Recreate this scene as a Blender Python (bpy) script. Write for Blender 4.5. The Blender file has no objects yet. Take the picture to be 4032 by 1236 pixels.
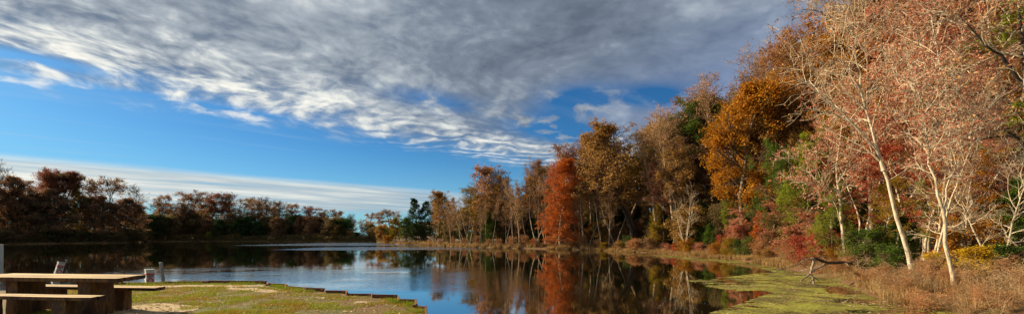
import bpy, math, random
import numpy as np
from mathutils import Vector

R = math.radians
F, CX, HY = 1536.0, 2016.0, 928.0      # focal length, principal column and horizon row, in photo pixels
EYE = 1.92                             # eye height above the water
LAWN = 0.40
scene = bpy.context.scene
col = scene.collection
SUN_AZ, SUN_EL = R(-68), R(25)         # azimuth from +Y towards +X
sun_dir = Vector((math.sin(SUN_AZ)*math.cos(SUN_EL), math.cos(SUN_AZ)*math.cos(SUN_EL), math.sin(SUN_EL)))

def W(px, py, z=0.0):
    """point of the plane at height z seen at photo pixel (px,py)"""
    d = (EYE - z) * F / (py - HY)
    return ((px-CX)/F*d, d)
def XD(px, d): return (px-CX)/F*d
def ZD(py, d): return EYE + (HY-py)/F*d

def lin(c):
    return tuple((x/255/12.92 if x/255 <= .04045 else ((x/255+.055)/1.055)**2.4) for x in c)

# ------------------------------------------------------------ node helpers
class NT:
    def __init__(s, tree): s.t = tree; s.n = tree.nodes; s.l = tree.links
    def node(s, typ, **kw):
        nd = s.n.new(typ)
        for k, v in kw.items(): setattr(nd, k, v)
        return nd
    def put(s, sock, v):
        if isinstance(v, bpy.types.NodeSocket): s.l.new(v, sock)
        else:
            if hasattr(sock.default_value, '__len__') and isinstance(v, tuple) and len(v) == 3 and len(sock.default_value) == 4: v = v + (1,)
            sock.default_value = v
    def m(s, op, a, b=None, c=None, clamp=False):
        nd = s.node('ShaderNodeMath', operation=op, use_clamp=clamp)
        for i, v in enumerate((a, b, c)):
            if v is not None: s.put(nd.inputs[i], v)
        return nd.outputs[0]
    def add(s, a, b): return s.m('ADD', a, b)
    def sub(s, a, b): return s.m('SUBTRACT', a, b)
    def mul(s, a, b): return s.m('MULTIPLY', a, b)
    def div(s, a, b): return s.m('DIVIDE', a, b)
    def smooth(s, v, lo, hi, a=0.0, b=1.0, typ='SMOOTHSTEP'):
        nd = s.node('ShaderNodeMapRange', interpolation_type=typ)
        for i, x in enumerate((v, lo, hi, a, b)): s.put(nd.inputs[i], x)
        return nd.outputs[0]
    def xyz(s, x, y, z=0.0):
        nd = s.node('ShaderNodeCombineXYZ')
        for i, v in enumerate((x, y, z)): s.put(nd.inputs[i], v)
        return nd.outputs[0]
    def noise(s, vec, scale=1.0, detail=4.0, rough=.5, dist=0.0):
        nd = s.node('ShaderNodeTexNoise')
        if vec is not None: s.put(nd.inputs['Vector'], vec)
        s.put(nd.inputs['Scale'], scale); s.put(nd.inputs['Detail'], detail)
        s.put(nd.inputs['Roughness'], rough); s.put(nd.inputs['Distortion'], dist)
        return nd.outputs[0]
    def mix(s, f, a, b, blend='MIX'):
        nd = s.node('ShaderNodeMix', data_type='RGBA', blend_type=blend)
        s.put(nd.inputs[0], f); s.put(nd.inputs[6], a); s.put(nd.inputs[7], b)
        return nd.outputs[2]
    def ramp(s, f, stops, interp='LINEAR'):
        nd = s.node('ShaderNodeValToRGB'); nd.color_ramp.interpolation = interp
        el = nd.color_ramp.elements
        while len(el) < len(stops): el.new(.5)
        for e, (p, c) in zip(el, stops): e.position = p; e.color = tuple(c)[:3] + (1,)
        s.put(nd.inputs[0], f)
        return nd.outputs[0]
    def sep(s, v):
        nd = s.node('ShaderNodeSeparateXYZ'); s.put(nd.inputs[0], v); return nd.outputs
    def bump(s, h, strength=.3, dist=.05):
        nd = s.node('ShaderNodeBump'); s.put(nd.inputs['Strength'], strength); s.put(nd.inputs['Distance'], dist)
        s.put(nd.inputs['Height'], h); return nd.outputs[0]

def new_mat(name):
    m = bpy.data.materials.new(name); m.use_nodes = True
    m.node_tree.nodes.clear(); t = NT(m.node_tree)
    return m, t, t.node('ShaderNodeOutputMaterial')
def principled(t, out, color, rough=.8, **kw):
    p = t.node('ShaderNodeBsdfPrincipled')
    t.put(p.inputs['Base Color'], color); t.put(p.inputs['Roughness'], rough)
    for k, v in kw.items(): t.put(p.inputs[k.replace('_', ' ')], v)
    t.l.new(p.outputs[0], out.inputs[0]); return p

# ------------------------------------------------------------ materials
def leaf_mat(name, cols, translucency=.35, clump=.5):
    """cols: list of sRGB colours; leaf to leaf and clump to clump variation of the leaf's own hue"""
    m, t, out = new_mat(name)
    geo = t.node('ShaderNodeNewGeometry'); tc = t.node('ShaderNodeTexCoord'); oi = t.node('ShaderNodeObjectInfo')
    n = t.noise(tc.outputs['Object'], clump, 2.0)
    f = t.add(t.mul(geo.outputs['Random Per Island'], .55), t.mul(t.smooth(n, .3, .7), .45))
    f = t.add(f, t.mul(t.sub(oi.outputs['Random'], .5), .25))
    k = len(cols)
    c = t.ramp(f, [(.08 + .84*i/max(1, k-1), lin(x)) for i, x in enumerate(cols)])
    d = t.node('ShaderNodeBsdfDiffuse'); tr = t.node('ShaderNodeBsdfTranslucent'); mx = t.node('ShaderNodeMixShader')
    t.put(d.inputs[0], c); t.put(tr.inputs[0], c); mx.inputs[0].default_value = translucency
    t.l.new(d.outputs[0], mx.inputs[1]); t.l.new(tr.outputs[0], mx.inputs[2]); t.l.new(mx.outputs[0], out.inputs[0])
    return m
def bark_mat(name, a, b, c=None, scale=5.0):
    m, t, out = new_mat(name)
    tc = t.node('ShaderNodeTexCoord'); oi = t.node('ShaderNodeObjectInfo'); s = t.sep(tc.outputs['Object'])
    v = t.xyz(t.mul(s[0], 3.0), t.mul(s[1], 3.0), t.mul(s[2], .8))
    n = t.noise(v, scale, 5.0, .65)
    cc = t.ramp(n, [(.32, lin(a)), (.5, lin(b)), (.68, lin(c or b))])
    cc = t.mix(t.mul(oi.outputs['Random'], .3), cc, lin(a))
    principled(t, out, cc, .85, Normal=t.bump(n, .5, .03)); return m

LEAF = dict(
 russet = leaf_mat('leaf_russet', [(104,76,48),(174,122,76),(226,176,122),(146,96,60)]),
 pinkred= leaf_mat('leaf_pinkred', [(132,70,52),(196,118,88),(234,180,144),(166,74,58)], .4),
 scarlet= leaf_mat('leaf_scarlet', [(140,62,46),(188,84,60),(206,120,84),(160,84,60)], .4),
 orange = leaf_mat('leaf_orange', [(124,72,34),(190,98,38),(218,124,50),(152,80,34)], .3),
 golden = leaf_mat('leaf_golden', [(100,72,24),(164,110,30),(216,154,52),(176,106,34),(142,120,38)], .35),
 brown  = leaf_mat('leaf_brown', [(96,78,42),(152,118,62),(204,160,92),(132,98,50)]),
 tan    = leaf_mat('leaf_tan', [(120,88,58),(160,120,84),(186,140,98),(140,92,66)]),
 olive  = leaf_mat('leaf_olive', [(92,84,26),(150,128,34),(178,138,36),(118,104,30)]),
 yellow = leaf_mat('leaf_yellow', [(160,122,24),(206,166,32),(226,194,56),(176,140,30)], .4),
 green  = leaf_mat('leaf_green', [(44,64,26),(80,104,40),(110,130,50),(60,82,34)], .25),
 limegreen = leaf_mat('leaf_limegreen', [(84,104,28),(128,144,44),(158,164,54),(104,120,36)], .35),
 darkgreen = leaf_mat('leaf_darkgreen', [(34,54,28),(54,80,40),(72,94,48),(46,64,36)], .35),
 darkmix = leaf_mat('leaf_darkmix', [(88,86,56),(120,108,70),(132,106,72),(98,104,60)], .5),
 darkred = leaf_mat('leaf_darkred', [(116,74,52),(158,98,70),(144,88,64),(108,76,54)], .5),
 dimrust = leaf_mat('leaf_dimrust', [(118,98,70),(162,126,92),(152,110,80),(120,98,72)], .55),
 pinktwig = leaf_mat('leaf_pinktwig', [(150,104,86),(190,140,112),(206,158,130),(168,112,94)], .35),
 drygrass = leaf_mat('leaf_drygrass', [(104,82,50),(156,124,78),(200,170,116),(124,92,58)], .3, 1.5),
)
BARK = dict(
 grey  = bark_mat('bark_grey', (84,74,60), (138,122,102), (172,154,128)),
 dark  = bark_mat('bark_dark', (34,28,22), (62,50,40), (84,70,56)),
 brown = bark_mat('bark_brown', (64,48,34), (106,82,60), (134,108,80)),
 pale  = bark_mat('bark_pale', (124,110,88), (206,190,158), (238,224,192), 4.0),
 white = bark_mat('bark_white', (150,136,112), (206,194,168), (228,218,196), 3.0),
 twig  = bark_mat('bark_twig', (92,70,48), (176,142,98), (228,198,148)),
 redtwig = bark_mat('bark_redtwig', (124,80,50), (192,132,86), (226,170,116)),
)
# ------------------------------------------------------------ world: sky and cloud deck
def build_world():
    w = bpy.data.worlds.new('World'); scene.world = w; w.use_nodes = True
    w.node_tree.nodes.clear(); t = NT(w.node_tree)
    out = t.node('ShaderNodeOutputWorld'); bg = t.node('ShaderNodeBackground')
    sky = t.node('ShaderNodeTexSky', sky_type='NISHITA'); sky.sun_disc = False
    sky.sun_elevation = SUN_EL; sky.sun_rotation = SUN_AZ; sky.air_density = 1.0; sky.dust_density = .3; sky.ozone_density = 2.5
    hs = t.node('ShaderNodeHueSaturation'); hs.inputs['Saturation'].default_value = 1.25; hs.inputs['Value'].default_value = 1.0
    t.l.new(sky.outputs[0], hs.inputs['Color'])
    tc = t.node('ShaderNodeTexCoord'); d = t.sep(tc.outputs['Generated'])
    z = t.m('MAXIMUM', d[2], .012)
    u = t.div(d[0], z); v = t.div(d[1], z)
    s0 = t.add(t.mul(u, -.64), t.mul(v, .77)); t0 = t.add(t.mul(u, .77), t.mul(v, .64))
    zd = t.add(z, .17); ud = t.div(d[0], zd); vd = t.div(d[1], zd)
    sd = t.add(t.mul(ud, -.64), t.mul(vd, .77)); td = t.add(t.mul(ud, .77), t.mul(vd, .64))
    wob = t.noise(t.xyz(s0, t0, 3.0), 1.1, 3.0, .5)
    wob2 = t.noise(t.xyz(t0, s0, 9.0), .8, 3.0, .5)
    s = t.add(sd, t.mul(t.sub(wob, .5), .30)); tt = t.add(td, t.mul(t.sub(wob2, .5), .4))
    big = t.noise(t.xyz(t.mul(s, 1.7), t.mul(tt, 1.3), 1.0), 1.0, 4.0, .55)
    mid = t.noise(t.xyz(t.mul(s, 5.4), t.mul(tt, 5.2), 5.0), 1.0, 5.0, .52)
    fine = t.noise(t.xyz(t.mul(s, 19.0), t.mul(tt, 17.0), 7.0), 1.0, 3.0, .55)
    # mackerel ripples
    wav = t.node('ShaderNodeTexWave', wave_type='BANDS', bands_direction='DIAGONAL')
    t.put(wav.inputs['Vector'], t.xyz(t.mul(s, 4.0), t.mul(tt, 2.4), 0.0)); t.put(wav.inputs['Scale'], 1.6)
    t.put(wav.inputs['Distortion'], 6.0); t.put(wav.inputs['Detail'], 2.0); t.put(wav.inputs['Detail Scale'], 1.3)
    rip = wav.outputs['Fac']
    def blob(sc, tcn, rs, rt):
        a = t.div(t.sub(s0, sc), rs); b = t.div(t.sub(t0, tcn), rt)
        r = t.add(t.mul(a, a), t.mul(b, b))
        return t.m('EXPONENT', t.mul(r, -1.0))
    holes = None
    for (sc, tcn, rs, rt, amp) in [(4.0,-.75,.22,.6,1.1),(3.45,-.75,.14,.5,1.1),(3.82,.3,.12,.8,1.0),(2.6,1.43,.2,.35,.8),
                                   (1.86,2.24,.26,.26,1.6),(1.5,2.60,.20,.26,1.6),(2.6,2.85,.35,.6,1.6),(2.2,2.4,.35,.4,.6)]:
        h = t.mul(blob(sc, tcn, rs, rt), amp); holes = h if holes is None else t.add(holes, h)
    edge = t.add(4.22, t.mul(t.sub(mid, .5), .9))
    m1 = t.smooth(t.sub(edge, s0), -.2, .8)
    tex = t.add(t.mul(mid, .64), t.mul(fine, .36))
    # towards the rim the deck breaks into cells
    rim = t.smooth(s0, 2.2, 4.2)
    tex2 = t.add(tex, t.mul(t.sub(rip, .5), t.mul(t.smooth(t0, .6, 1.8), t.mul(rim, .22))))
    dens = t.m('MULTIPLY', m1, t.smooth(tex2, t.add(.24, t.mul(rim, .14)), t.add(.46, t.mul(rim, .18)), t.sub(.93, t.mul(rim, .6)), 1.0))
    dens = t.m('MULTIPLY', dens, t.sub(1.0, t.m('MINIMUM', t.mul(holes, t.smooth(mid, .66, .48)), 1.0)), clamp=True)
    # shading of the deck
    lf = t.smooth(t0, 1.6, -1.4)                               # towards the sun
    b = t.add(t.mul(t.smooth(s0, 1.4, 3.9), .26), t.mul(lf, .24))
    b = t.add(b, t.mul(t.sub(tex2, .5), t.add(1.15, t.mul(t.smooth(s0, 1.8, 3.4), t.add(.9, t.mul(lf, 2.6))))))
    b = t.add(b, t.mul(t.sub(big, .5), 1.15)); b = t.add(b, .25)
    lum = t.ramp(b, [(0, lin((98,110,126))), (.28, lin((126,138,154))), (.55, lin((170,180,190))), (.8, lin((222,226,224))), (1, lin((252,250,240)))])
    vio = t.mul(t.smooth(t0, 1.3, 3.4), t.smooth(s0, 2.6, 1.0))
    lum = t.mix(t.mul(vio, .75), lum, lin((132,156,200)))
    # low second band
    sb = t.add(s0, t.mul(t.sub(t.noise(t.xyz(t.mul(s0, .15), t.mul(t0, .06), 2.0), 1.0, 3.0), .5), 3.0))
    str_ = t.noise(t.xyz(t.mul(s0, .8), t.mul(t0, .26), 4.0), 1.0, 6.0, .6)
    m2 = t.mul(t.smooth(sb, 7.3, 8.6), t.smooth(sb, 19.0, 14.0))
    m2 = t.mul(m2, t.smooth(str_, .30, .50, .6, 1.0))
    m2 = t.mul(m2, t.smooth(t0, 11.0, 5.0))
    l2 = t.ramp(t.add(t.add(t.mul(t.smooth(t0, 6.0, -8.0), .45), t.mul(t.sub(str_, .5), 1.6)), .38),
                [(0, lin((140,164,184))), (.45, lin((188,200,206))), (.75, lin((240,240,230))), (1, lin((255,253,238)))])
    wisp = t.mul(t.smooth(t.noise(t.xyz(t.mul(s0, 1.3), t.mul(t0, .2), 8.0), 1.0, 4.0, .6), .52, .8), .22)
    base = t.mix(1.0, hs.outputs[0], (.042, .079, .100), 'MULTIPLY')
    base = t.mix(t.smooth(t0, 4.0, -5.0, 0, .62), base, t.mix(1.0, base, (.42, .60, .72), 'MULTIPLY'))
    # a little paler towards the horizon
    base = t.mix(t.smooth(d[2], .22, .0, 0, .5), base, lin((140,196,230)))
    c = t.mix(wisp, base, lin((200,210,216)))
    c = t.mix(t.m('MULTIPLY', m2, .92, clamp=True), c, l2)
    c = t.mix(dens, c, lum)
    dn = t.smooth(d[2], -.02, .0)
    c = t.mix(dn, lin((70,70,60)), c)
    sc = t.node('ShaderNodeVectorMath', operation='SCALE'); t.put(sc.inputs[0], c); sc.inputs['Scale'].default_value = 8.0 / 2**.8
    t.l.new(sc.outputs[0], bg.inputs[0]); bg.inputs[1].default_value = .125
    t.l.new(bg.outputs[0], out.inputs[0])

def build_camera():
    cam = bpy.data.cameras.new('camera'); o = bpy.data.objects.new('camera', cam); col.objects.link(o)
    cam.sensor_width = 36; cam.lens = 36*F/4032; cam.clip_end = 5000; cam.clip_start = .05
    o.location = (0, 0, EYE); o.rotation_euler = (R(90), 0, 0)
    cam.shift_y = (HY - 618)/4032.0
    scene.camera = o
    l = bpy.data.lights.new('sun', 'SUN'); l.energy = 5.0; l.angle = R(.5); l.color = (1.0, .80, .54)
    lo = bpy.data.objects.new('sun', l); col.objects.link(lo)
    lo.rotation_euler = sun_dir.to_track_quat('Z', 'Y').to_euler(); lo.location = (-40, 10, 60)
    vs = scene.view_settings; vs.view_transform = 'Standard'; vs.look = 'None'; vs.gamma = 1; vs.exposure = .8
    scene.cycles.max_bounces = 6; scene.cycles.diffuse_bounces = 2; scene.cycles.glossy_bounces = 3
    scene.cycles.transmission_bounces = 3; scene.cycles.transparent_max_bounces = 4
    scene.cycles.caustics_reflective = False; scene.cycles.caustics_refractive = False
build_world(); build_camera()
# ------------------------------------------------------------ mesh building (numpy)
def mesh_from(name, verts, quads, mats=(), smooth=False):
    me = bpy.data.meshes.new(name)
    verts = np.ascontiguousarray(verts, np.float32); quads = np.ascontiguousarray(quads, np.int32)
    k = quads.shape[1]
    me.vertices.add(len(verts)); me.vertices.foreach_set('co', verts.ravel())
    me.loops.add(quads.size); me.loops.foreach_set('vertex_index', quads.ravel())
    me.polygons.add(len(quads)); me.polygons.foreach_set('loop_start', np.arange(0, quads.size, k, dtype=np.int32))
    if smooth: me.polygons.foreach_set('use_smooth', np.ones(len(quads), bool))
    for m in mats: me.materials.append(m)
    me.update(calc_edges=True); me.validate(); return me

def norm(a): return a / np.maximum(np.linalg.norm(a, axis=-1, keepdims=True), 1e-9)

def tubes(P, Rd, sides):
    """P (B,k,3) paths, Rd (B,k) radii -> verts, quads"""
    B, k, _ = P.shape
    T = np.empty_like(P); T[:, 1:-1] = P[:, 2:] - P[:, :-2]; T[:, 0] = P[:, 1]-P[:, 0]; T[:, -1] = P[:, -1]-P[:, -2]
    T = norm(T)
    ref = np.where(np.abs(T[:, :1, 2:3]) > .75, np.array([1., 0, 0]), np.array([0, 0, 1.]))
    U = norm(np.cross(T, np.broadcast_to(ref, T.shape))); V = np.cross(T, U)
    a = np.arange(sides) * 2*np.pi/sides
    ring = (U[:, :, None]*np.cos(a)[None, None, :, None] + V[:, :, None]*np.sin(a)[None, None, :, None]) * Rd[:, :, None, None]
    verts = (P[:, :, None] + ring).reshape(-1, 3)
    b = np.arange(B)[:, None, None]*k*sides; i = np.arange(k-1)[None, :, None]*sides; j = np.arange(sides)[None, None, :]
    j2 = (j+1) % sides
    q = np.stack([b+i+j, b+i+j2, b+i+sides+j2, b+i+sides+j], -1).reshape(-1, 4)
    return verts, q
def join(parts):
    vs, qs, o = [], [], 0
    for v, q in parts: vs.append(v); qs.append(q+o); o += len(v)
    return np.concatenate(vs), np.concatenate(qs)

def grow(st, dr, ln, k, wob, up, rng):
    B = len(st); P = np.empty((B, k, 3)); D = np.empty((B, k, 3)); p = st.copy(); d = norm(dr); step = (ln/(k-1))[:, None]
    P[:, 0] = p; D[:, 0] = d
    for i in range(1, k):
        d = norm(d + rng.normal(0, wob, (B, 3)) + np.array([0, 0, up])); p = p + d*step
        P[:, i] = p; D[:, i] = d
    return P, D
def spawn(P, D, ln, rad, n, smin, smax, ang, rng, aj=.2):
    """n children per path"""
    B, k, _ = P.shape
    s = rng.uniform(smin, smax, (B, n)); s.sort(axis=1); s = s.ravel(); idx = np.repeat(np.arange(B), n)
    f = s*(k-1); i = np.minimum(f.astype(int), k-2); w = (f-i)[:, None]
    st = P[idx, i]*(1-w) + P[idx, i+1]*w; d = D[idx, i+1]
    r = norm(np.cross(d, rng.normal(0, 1, d.shape))); a = (ang + rng.normal(0, aj, len(s)))[:, None]
    return st, norm(d*np.cos(a) + r*np.sin(a)), s, idx, rad[idx]*(1-.8*s)

def leaf_quads(pts, size, rng, asp=.62, flat=0.0, var=.35):
    n = len(pts); a = rng.normal(0, 1, (n, 3)); a[:, 2] *= (1-flat); u = norm(a)
    b = rng.normal(0, 1, (n, 3)); 
    if flat: b[:, 2] *= (1-flat)
    v = norm(np.cross(u, norm(b))) if not flat else norm(b - u*np.sum(u*b, 1, keepdims=True))
    sz = (size*rng.uniform(1-var, 1+var, n))[:, None]
    u = u*sz*.5; v = v*sz*.5*asp
    verts = np.stack([pts-u, pts-v*.9+u*.1, pts+u, pts+v*.9+u*.1], 1).reshape(-1, 3)
    return verts, np.arange(4*n).reshape(-1, 4)

def on_paths(P, n, rng, smin=.15):
    B, k, _ = P.shape; idx = rng.integers(0, B, n); f = rng.uniform(smin, 1, n)*(k-1); i = np.minimum(f.astype(int), k-2); w = (f-i)[:, None]
    return P[idx, i]*(1-w) + P[idx, i+1]*w

SHAPES = dict(round=lambda u: np.sqrt(np.maximum(0, 1-(2*u-.85)**2*.8)), cone=lambda u: 1.0-u*.88, cypress=lambda u: (.80+.10*np.sin(u*10+.5))*np.sqrt(np.maximum(.02, 1-u**5)),
              umbrella=lambda u: .55+.6*u, vase=lambda u: .5+.55*np.sin(u*2.2), column=lambda u: 1-.55*u**2)
PROTO = {}
def proto(key, H=12., r=.16, stems=1, lean=0., cb=.35, spread=.28, shape='round', n1=22, n2=9, n3=6, a1=(1.25, .45), up1=.05, up2=.04,
          wob=.10, leaves=9000, lsize=.16, asp=.62, flat=0., jit=.12, bark='grey', leaf='russet', seed=1, twig=None, fork=0.0,
          k1=7, l2=.42, l3=.42, leaf_from=3, tw=.006, trunkpts=None, droop=0, clump=0, smin1=.0):
    rng = np.random.default_rng(seed*7+3)
    tr = []
    if trunkpts is not None:
        TP = []
        for tpts, rr in trunkpts:
            tpts = np.array(tpts, float); seg = np.linalg.norm(np.diff(tpts, axis=0), axis=1); cu = np.r_[0, np.cumsum(seg)]
            x = np.linspace(0, cu[-1], 14); p = np.stack([np.interp(x, cu, tpts[:, a]) for a in range(3)], 1)
            p[1:-1] += rng.normal(0, .02, (12, 3)); TP.append((p, rr))
        P0 = np.stack([p for p, _ in TP]); r0 = np.array([rr for _, rr in TP])
    else:
        st = np.zeros((stems, 3)); st[:, :2] = rng.normal(0, .12*(stems > 1), (stems, 2))
        a = rng.uniform(0, 2*np.pi)+np.arange(stems)*2.4; ln_ = lean + (rng.uniform(.10, .28, stems) if stems > 1 else rng.uniform(0, .05, 1))
        dr = np.stack([np.sin(ln_)*np.cos(a), np.sin(ln_)*np.sin(a), np.cos(ln_)], 1)
        P0, _ = grow(st, dr, H*(1-.12*np.arange(stems)/max(1, stems)), 14, .045+fork*.1, .015, rng); r0 = np.full(stems, r)
        P0[:, 0, 2] -= .25
    B0 = len(P0); D0 = norm(np.gradient(P0, axis=1)); t = np.linspace(0, 1, 14)[None]
    R0 = r0[:, None]*(1-.86*t**.9); R0[:, 0] *= 1.35
    wood_tr = tubes(P0, R0, 7)
    # primary branches
    per = max(1, n1//B0); u = (np.arange(per)+rng.uniform(0, 1, (B0, per)))/per; u = u**.9; s = (cb+(1-cb)*u).ravel()
    idx = np.repeat(np.arange(B0), per); f = s*13; i = np.minimum(f.astype(int), 12); w = (f-i)[:, None]
    st = P0[idx, i]*(1-w)+P0[idx, i+1]*w
    uu = u.ravel(); az = np.arange(len(s))*2.399+rng.uniform(-.5, .5, len(s)); el = a1[0]+(a1[1]-a1[0])*uu+rng.normal(0, .12, len(s))
    d = np.stack([np.sin(el)*np.cos(az), np.sin(el)*np.sin(az), np.cos(el)], 1)
    L1 = H*spread*SHAPES[shape](uu)*rng.uniform(.75, 1.15, len(s))
    P1, D1 = grow(st, d, L1, k1, wob, up1, rng)
    rad1 = np.minimum(r0[idx]*(1-.86*s)*.62, L1*.022)+.004
    R1 = rad1[:, None]*(1-.8*np.linspace(0, 1, k1)[None])
    parts = [tubes(P1, R1, 5)]
    st, d, s, idx, rr = spawn(P1, D1, L1, rad1, n2, .18, .98, .8, rng)
    L2 = L1[idx]*l2*(1.15-.6*s)+.1
    P2, D2 = grow(st, d, L2, 5, wob*1.3, up2-droop, rng); rad2 = np.maximum(rr*.6, tw*1.3)
    parts.append(tubes(P2, rad2[:, None]*(1-.75*np.linspace(0, 1, 5)[None]), 4))
    src = P2
    if n3:
        st, d, s, idx, rr = spawn(P2, D2, L2, rad2, n3, .2, 1.0, .7, rng)
        L3 = L2[idx]*l3*rng.uniform(.7, 1.3, len(s))+.08
        P3, D3 = grow(st, d, L3, 3, wob*1.5, up2-droop, rng); rad3 = np.full(len(s), tw)
        parts.append(tubes(P3, rad3[:, None]*(1-.6*np.linspace(0, 1, 3)[None]), 3)); src = P3 if leaf_from == 3 else P2
    wb = join(parts)
    lf = None
    if leaves:
        pts = on_paths(src, leaves, rng)
        if clump:
            # gaps: drop the leaves of whole patches of the crown
            c = P1[:, -1]; keep = rng.random(len(pts)) < .97
            ph = rng.uniform(0, 6, 3); g = np.sin(pts[:, 0]*clump+ph[0])+np.sin(pts[:, 1]*clump+ph[1])+np.sin(pts[:, 2]*clump*1.3+ph[2])
            keep &= g > -.75; pts = pts[keep]
        pts = pts + rng.normal(0, jit, pts.shape)
        lf = leaf_quads(pts, lsize, rng, asp, flat)
    if trunkpts is None: H = float(np.quantile((lf[0] if lf is not None and leaves > 3000 else wb[0])[:, 2], .995))
    p = dict(H=H, trunk=mesh_from('trunk', *wood_tr, [BARK[bark]], True), leafmat=leaf)
    p['branches'] = mesh_from('branches', *wb, [BARK[twig or bark]])
    p['crown'] = mesh_from('crown', *lf, [LEAF[leaf]]) if lf is not None else None
    PROTO[key] = p; return p

def tagged(o, label=None, cat=None, group=None, kind=None):
    if label: o['label'] = label
    if cat: o['category'] = cat
    if group: o['group'] = group
    if kind: o['kind'] = kind
    return o
def link(name, me, parent=None, loc=None):
    o = bpy.data.objects.new(name, me); col.objects.link(o)
    if parent is not None: o.parent = parent
    if loc is not None: o.location = loc
    return o
PLACED = []     # (group, px, root)
def plant(key, name, x, y, z, height, label, cat='tree', group=None, leaf=None, bark=None, rot=None, wide=1.0, px=None, tilt=0.):
    p = PROTO[key]; rt = bpy.data.objects.new(name, None); col.objects.link(rt); rt.empty_display_size = .3
    rt.location = (x, y, z); s = height/p['H']; rt.scale = (s*wide, s*wide, s)
    rt.rotation_euler = (0, tilt, random.uniform(0, 6.28) if rot is None else rot)
    for part in ('trunk', 'branches', 'crown'):
        me = p.get(part)
        if me is None: continue
        o = link(part if cat != 'shrub' or part != 'trunk' else 'stem', me, rt)
        mat = (leaf and LEAF[leaf]) if part == 'crown' else (bark and BARK[bark] if part == 'trunk' else None)
        if mat: o.material_slots[0].link = 'OBJECT'; o.material_slots[0].material = mat
    tagged(rt, label, cat, group); PLACED.append([group, px if px is not None else CX+F*x/max(y, .1), rt, label])
    return rt
# ------------------------------------------------------------ one of each kind of tree and shrub
# far shore (seen at about 90 to 150 m)
proto('umbrella_a', H=16, r=.26, cb=.58, spread=.26, shape='umbrella', n1=16, n2=8, n3=6, a1=(.9, .35), leaves=8000, lsize=.24, jit=.2, bark='dark', leaf='dimrust', seed=2, tw=.025, wob=.16, clump=1.6)
proto('umbrella_b', H=16, r=.24, cb=.50, spread=.30, shape='round', n1=17, n2=8, n3=6, a1=(1.1, .4), leaves=7600, lsize=.24, jit=.2, bark='dark', leaf='dimrust', seed=5, tw=.025, wob=.18, clump=1.5, fork=.4)
proto('umbrella_c', H=16, r=.24, cb=.42, spread=.27, shape='vase', n1=18, n2=8, n3=5, a1=(.95, .3), leaves=5400, lsize=.24, jit=.16, bark='dark', leaf='dimrust', seed=8, tw=.025, wob=.18, clump=1.4, fork=.5)
proto('far_bare', H=16, r=.2, cb=.4, spread=.24, shape='vase', n1=20, n2=9, n3=6, a1=(.8, .25), leaves=500, lsize=.2, bark='dark', leaf='dimrust', seed=11, tw=.022, wob=.14)
proto('far_dense', H=14, r=.25, cb=.12, spread=.30, shape='round', n1=34, n2=9, n3=6, a1=(1.4, .4), leaves=16000, lsize=.30, jit=.22, bark='dark', leaf='darkmix', seed=14, tw=.02, clump=1.3)
proto('far_shrub', H=6, r=.12, stems=3, cb=.08, spread=.42, shape='round', n1=30, n2=8, n3=5, a1=(1.5, .4), leaves=9000, lsize=.24, jit=.25, bark='dark', leaf='darkmix', seed=17, tw=.015)
# right bank, 35 to 90 m
proto('mid_leafy_a', H=14, r=.22, cb=.42, spread=.27, shape='round', n1=26, n2=9, n3=6, a1=(1.2, .35), leaves=9500, lsize=.19, jit=.14, bark='brown', leaf='brown', seed=21, tw=.012, wob=.15, clump=1.7, fork=.3)
proto('mid_leafy_b', H=14, r=.22, cb=.46, spread=.24, shape='vase', n1=26, n2=9, n3=7, a1=(1.0, .25), leaves=10000, lsize=.18, jit=.14, bark='brown', leaf='brown', seed=24, tw=.012, wob=.16, clump=1.9, fork=.5)
proto('mid_bare_a', H=14, r=.17, cb=.35, spread=.22, shape='vase', n1=26, n2=10, n3=8, a1=(.8, .22), leaves=2200, lsize=.13, bark='grey', twig='twig', leaf='pinktwig', seed=27, tw=.013, wob=.12, up1=.09)
proto('mid_bare_b', H=14, r=.15, cb=.25, spread=.20, shape='round', n1=30, n2=9, n3=7, a1=(.95, .25), leaves=2600, lsize=.12, bark='pale', twig='twig', leaf='tan', seed=30, tw=.012, wob=.14, up1=.07)
proto('slim_pale', H=11, r=.085, cb=.45, spread=.13, shape='column', n1=22, n2=7, n3=5, a1=(.9, .3), leaves=1200, lsize=.12, bark='pale', twig='twig', leaf='tan', seed=33, tw=.010, wob=.12, up1=.08)
proto('slim_lean', H=11, r=.08, lean=.14, stems=2, cb=.4, spread=.13, shape='column', n1=22, n2=7, n3=5, a1=(.9, .3), leaves=900, lsize=.12, bark='pale', twig='twig', leaf='tan', seed=36, tw=.010, wob=.12, up1=.08)
proto('cypress', H=13, r=.17, cb=.05, spread=.24, shape='cypress', n1=110, n2=12, n3=4, a1=(1.55, .7), up1=.015, leaves=34000, lsize=.17, asp=.4, jit=.10, bark='pale', twig='redtwig', leaf='orange', seed=39, tw=.008, wob=.07, l2=.32, droop=.04)
proto('spruce', H=13, r=.15, cb=.06, spread=.30, shape='cone', n1=80, n2=10, n3=3, a1=(1.75, .9), up1=.03, leaves=20000, lsize=.2, asp=.35, jit=.05, bark='dark', leaf='darkgreen', seed=42, tw=.012, wob=.05, l2=.3)
proto('pine', H=16, r=.2, cb=.45, spread=.20, shape='round', n1=30, n2=9, n3=5, a1=(1.4, .6), leaves=22000, lsize=.22, asp=.3, jit=.16, bark='brown', leaf='green', seed=45, tw=.014, wob=.14)
proto('evergreen_fill', H=9, r=.15, cb=.05, spread=.30, shape='column', n1=46, n2=9, n3=5, a1=(1.5, .5), leaves=26000, lsize=.19, asp=.5, jit=.16, bark='dark', leaf='green', seed=48, tw=.012, wob=.12)
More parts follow.
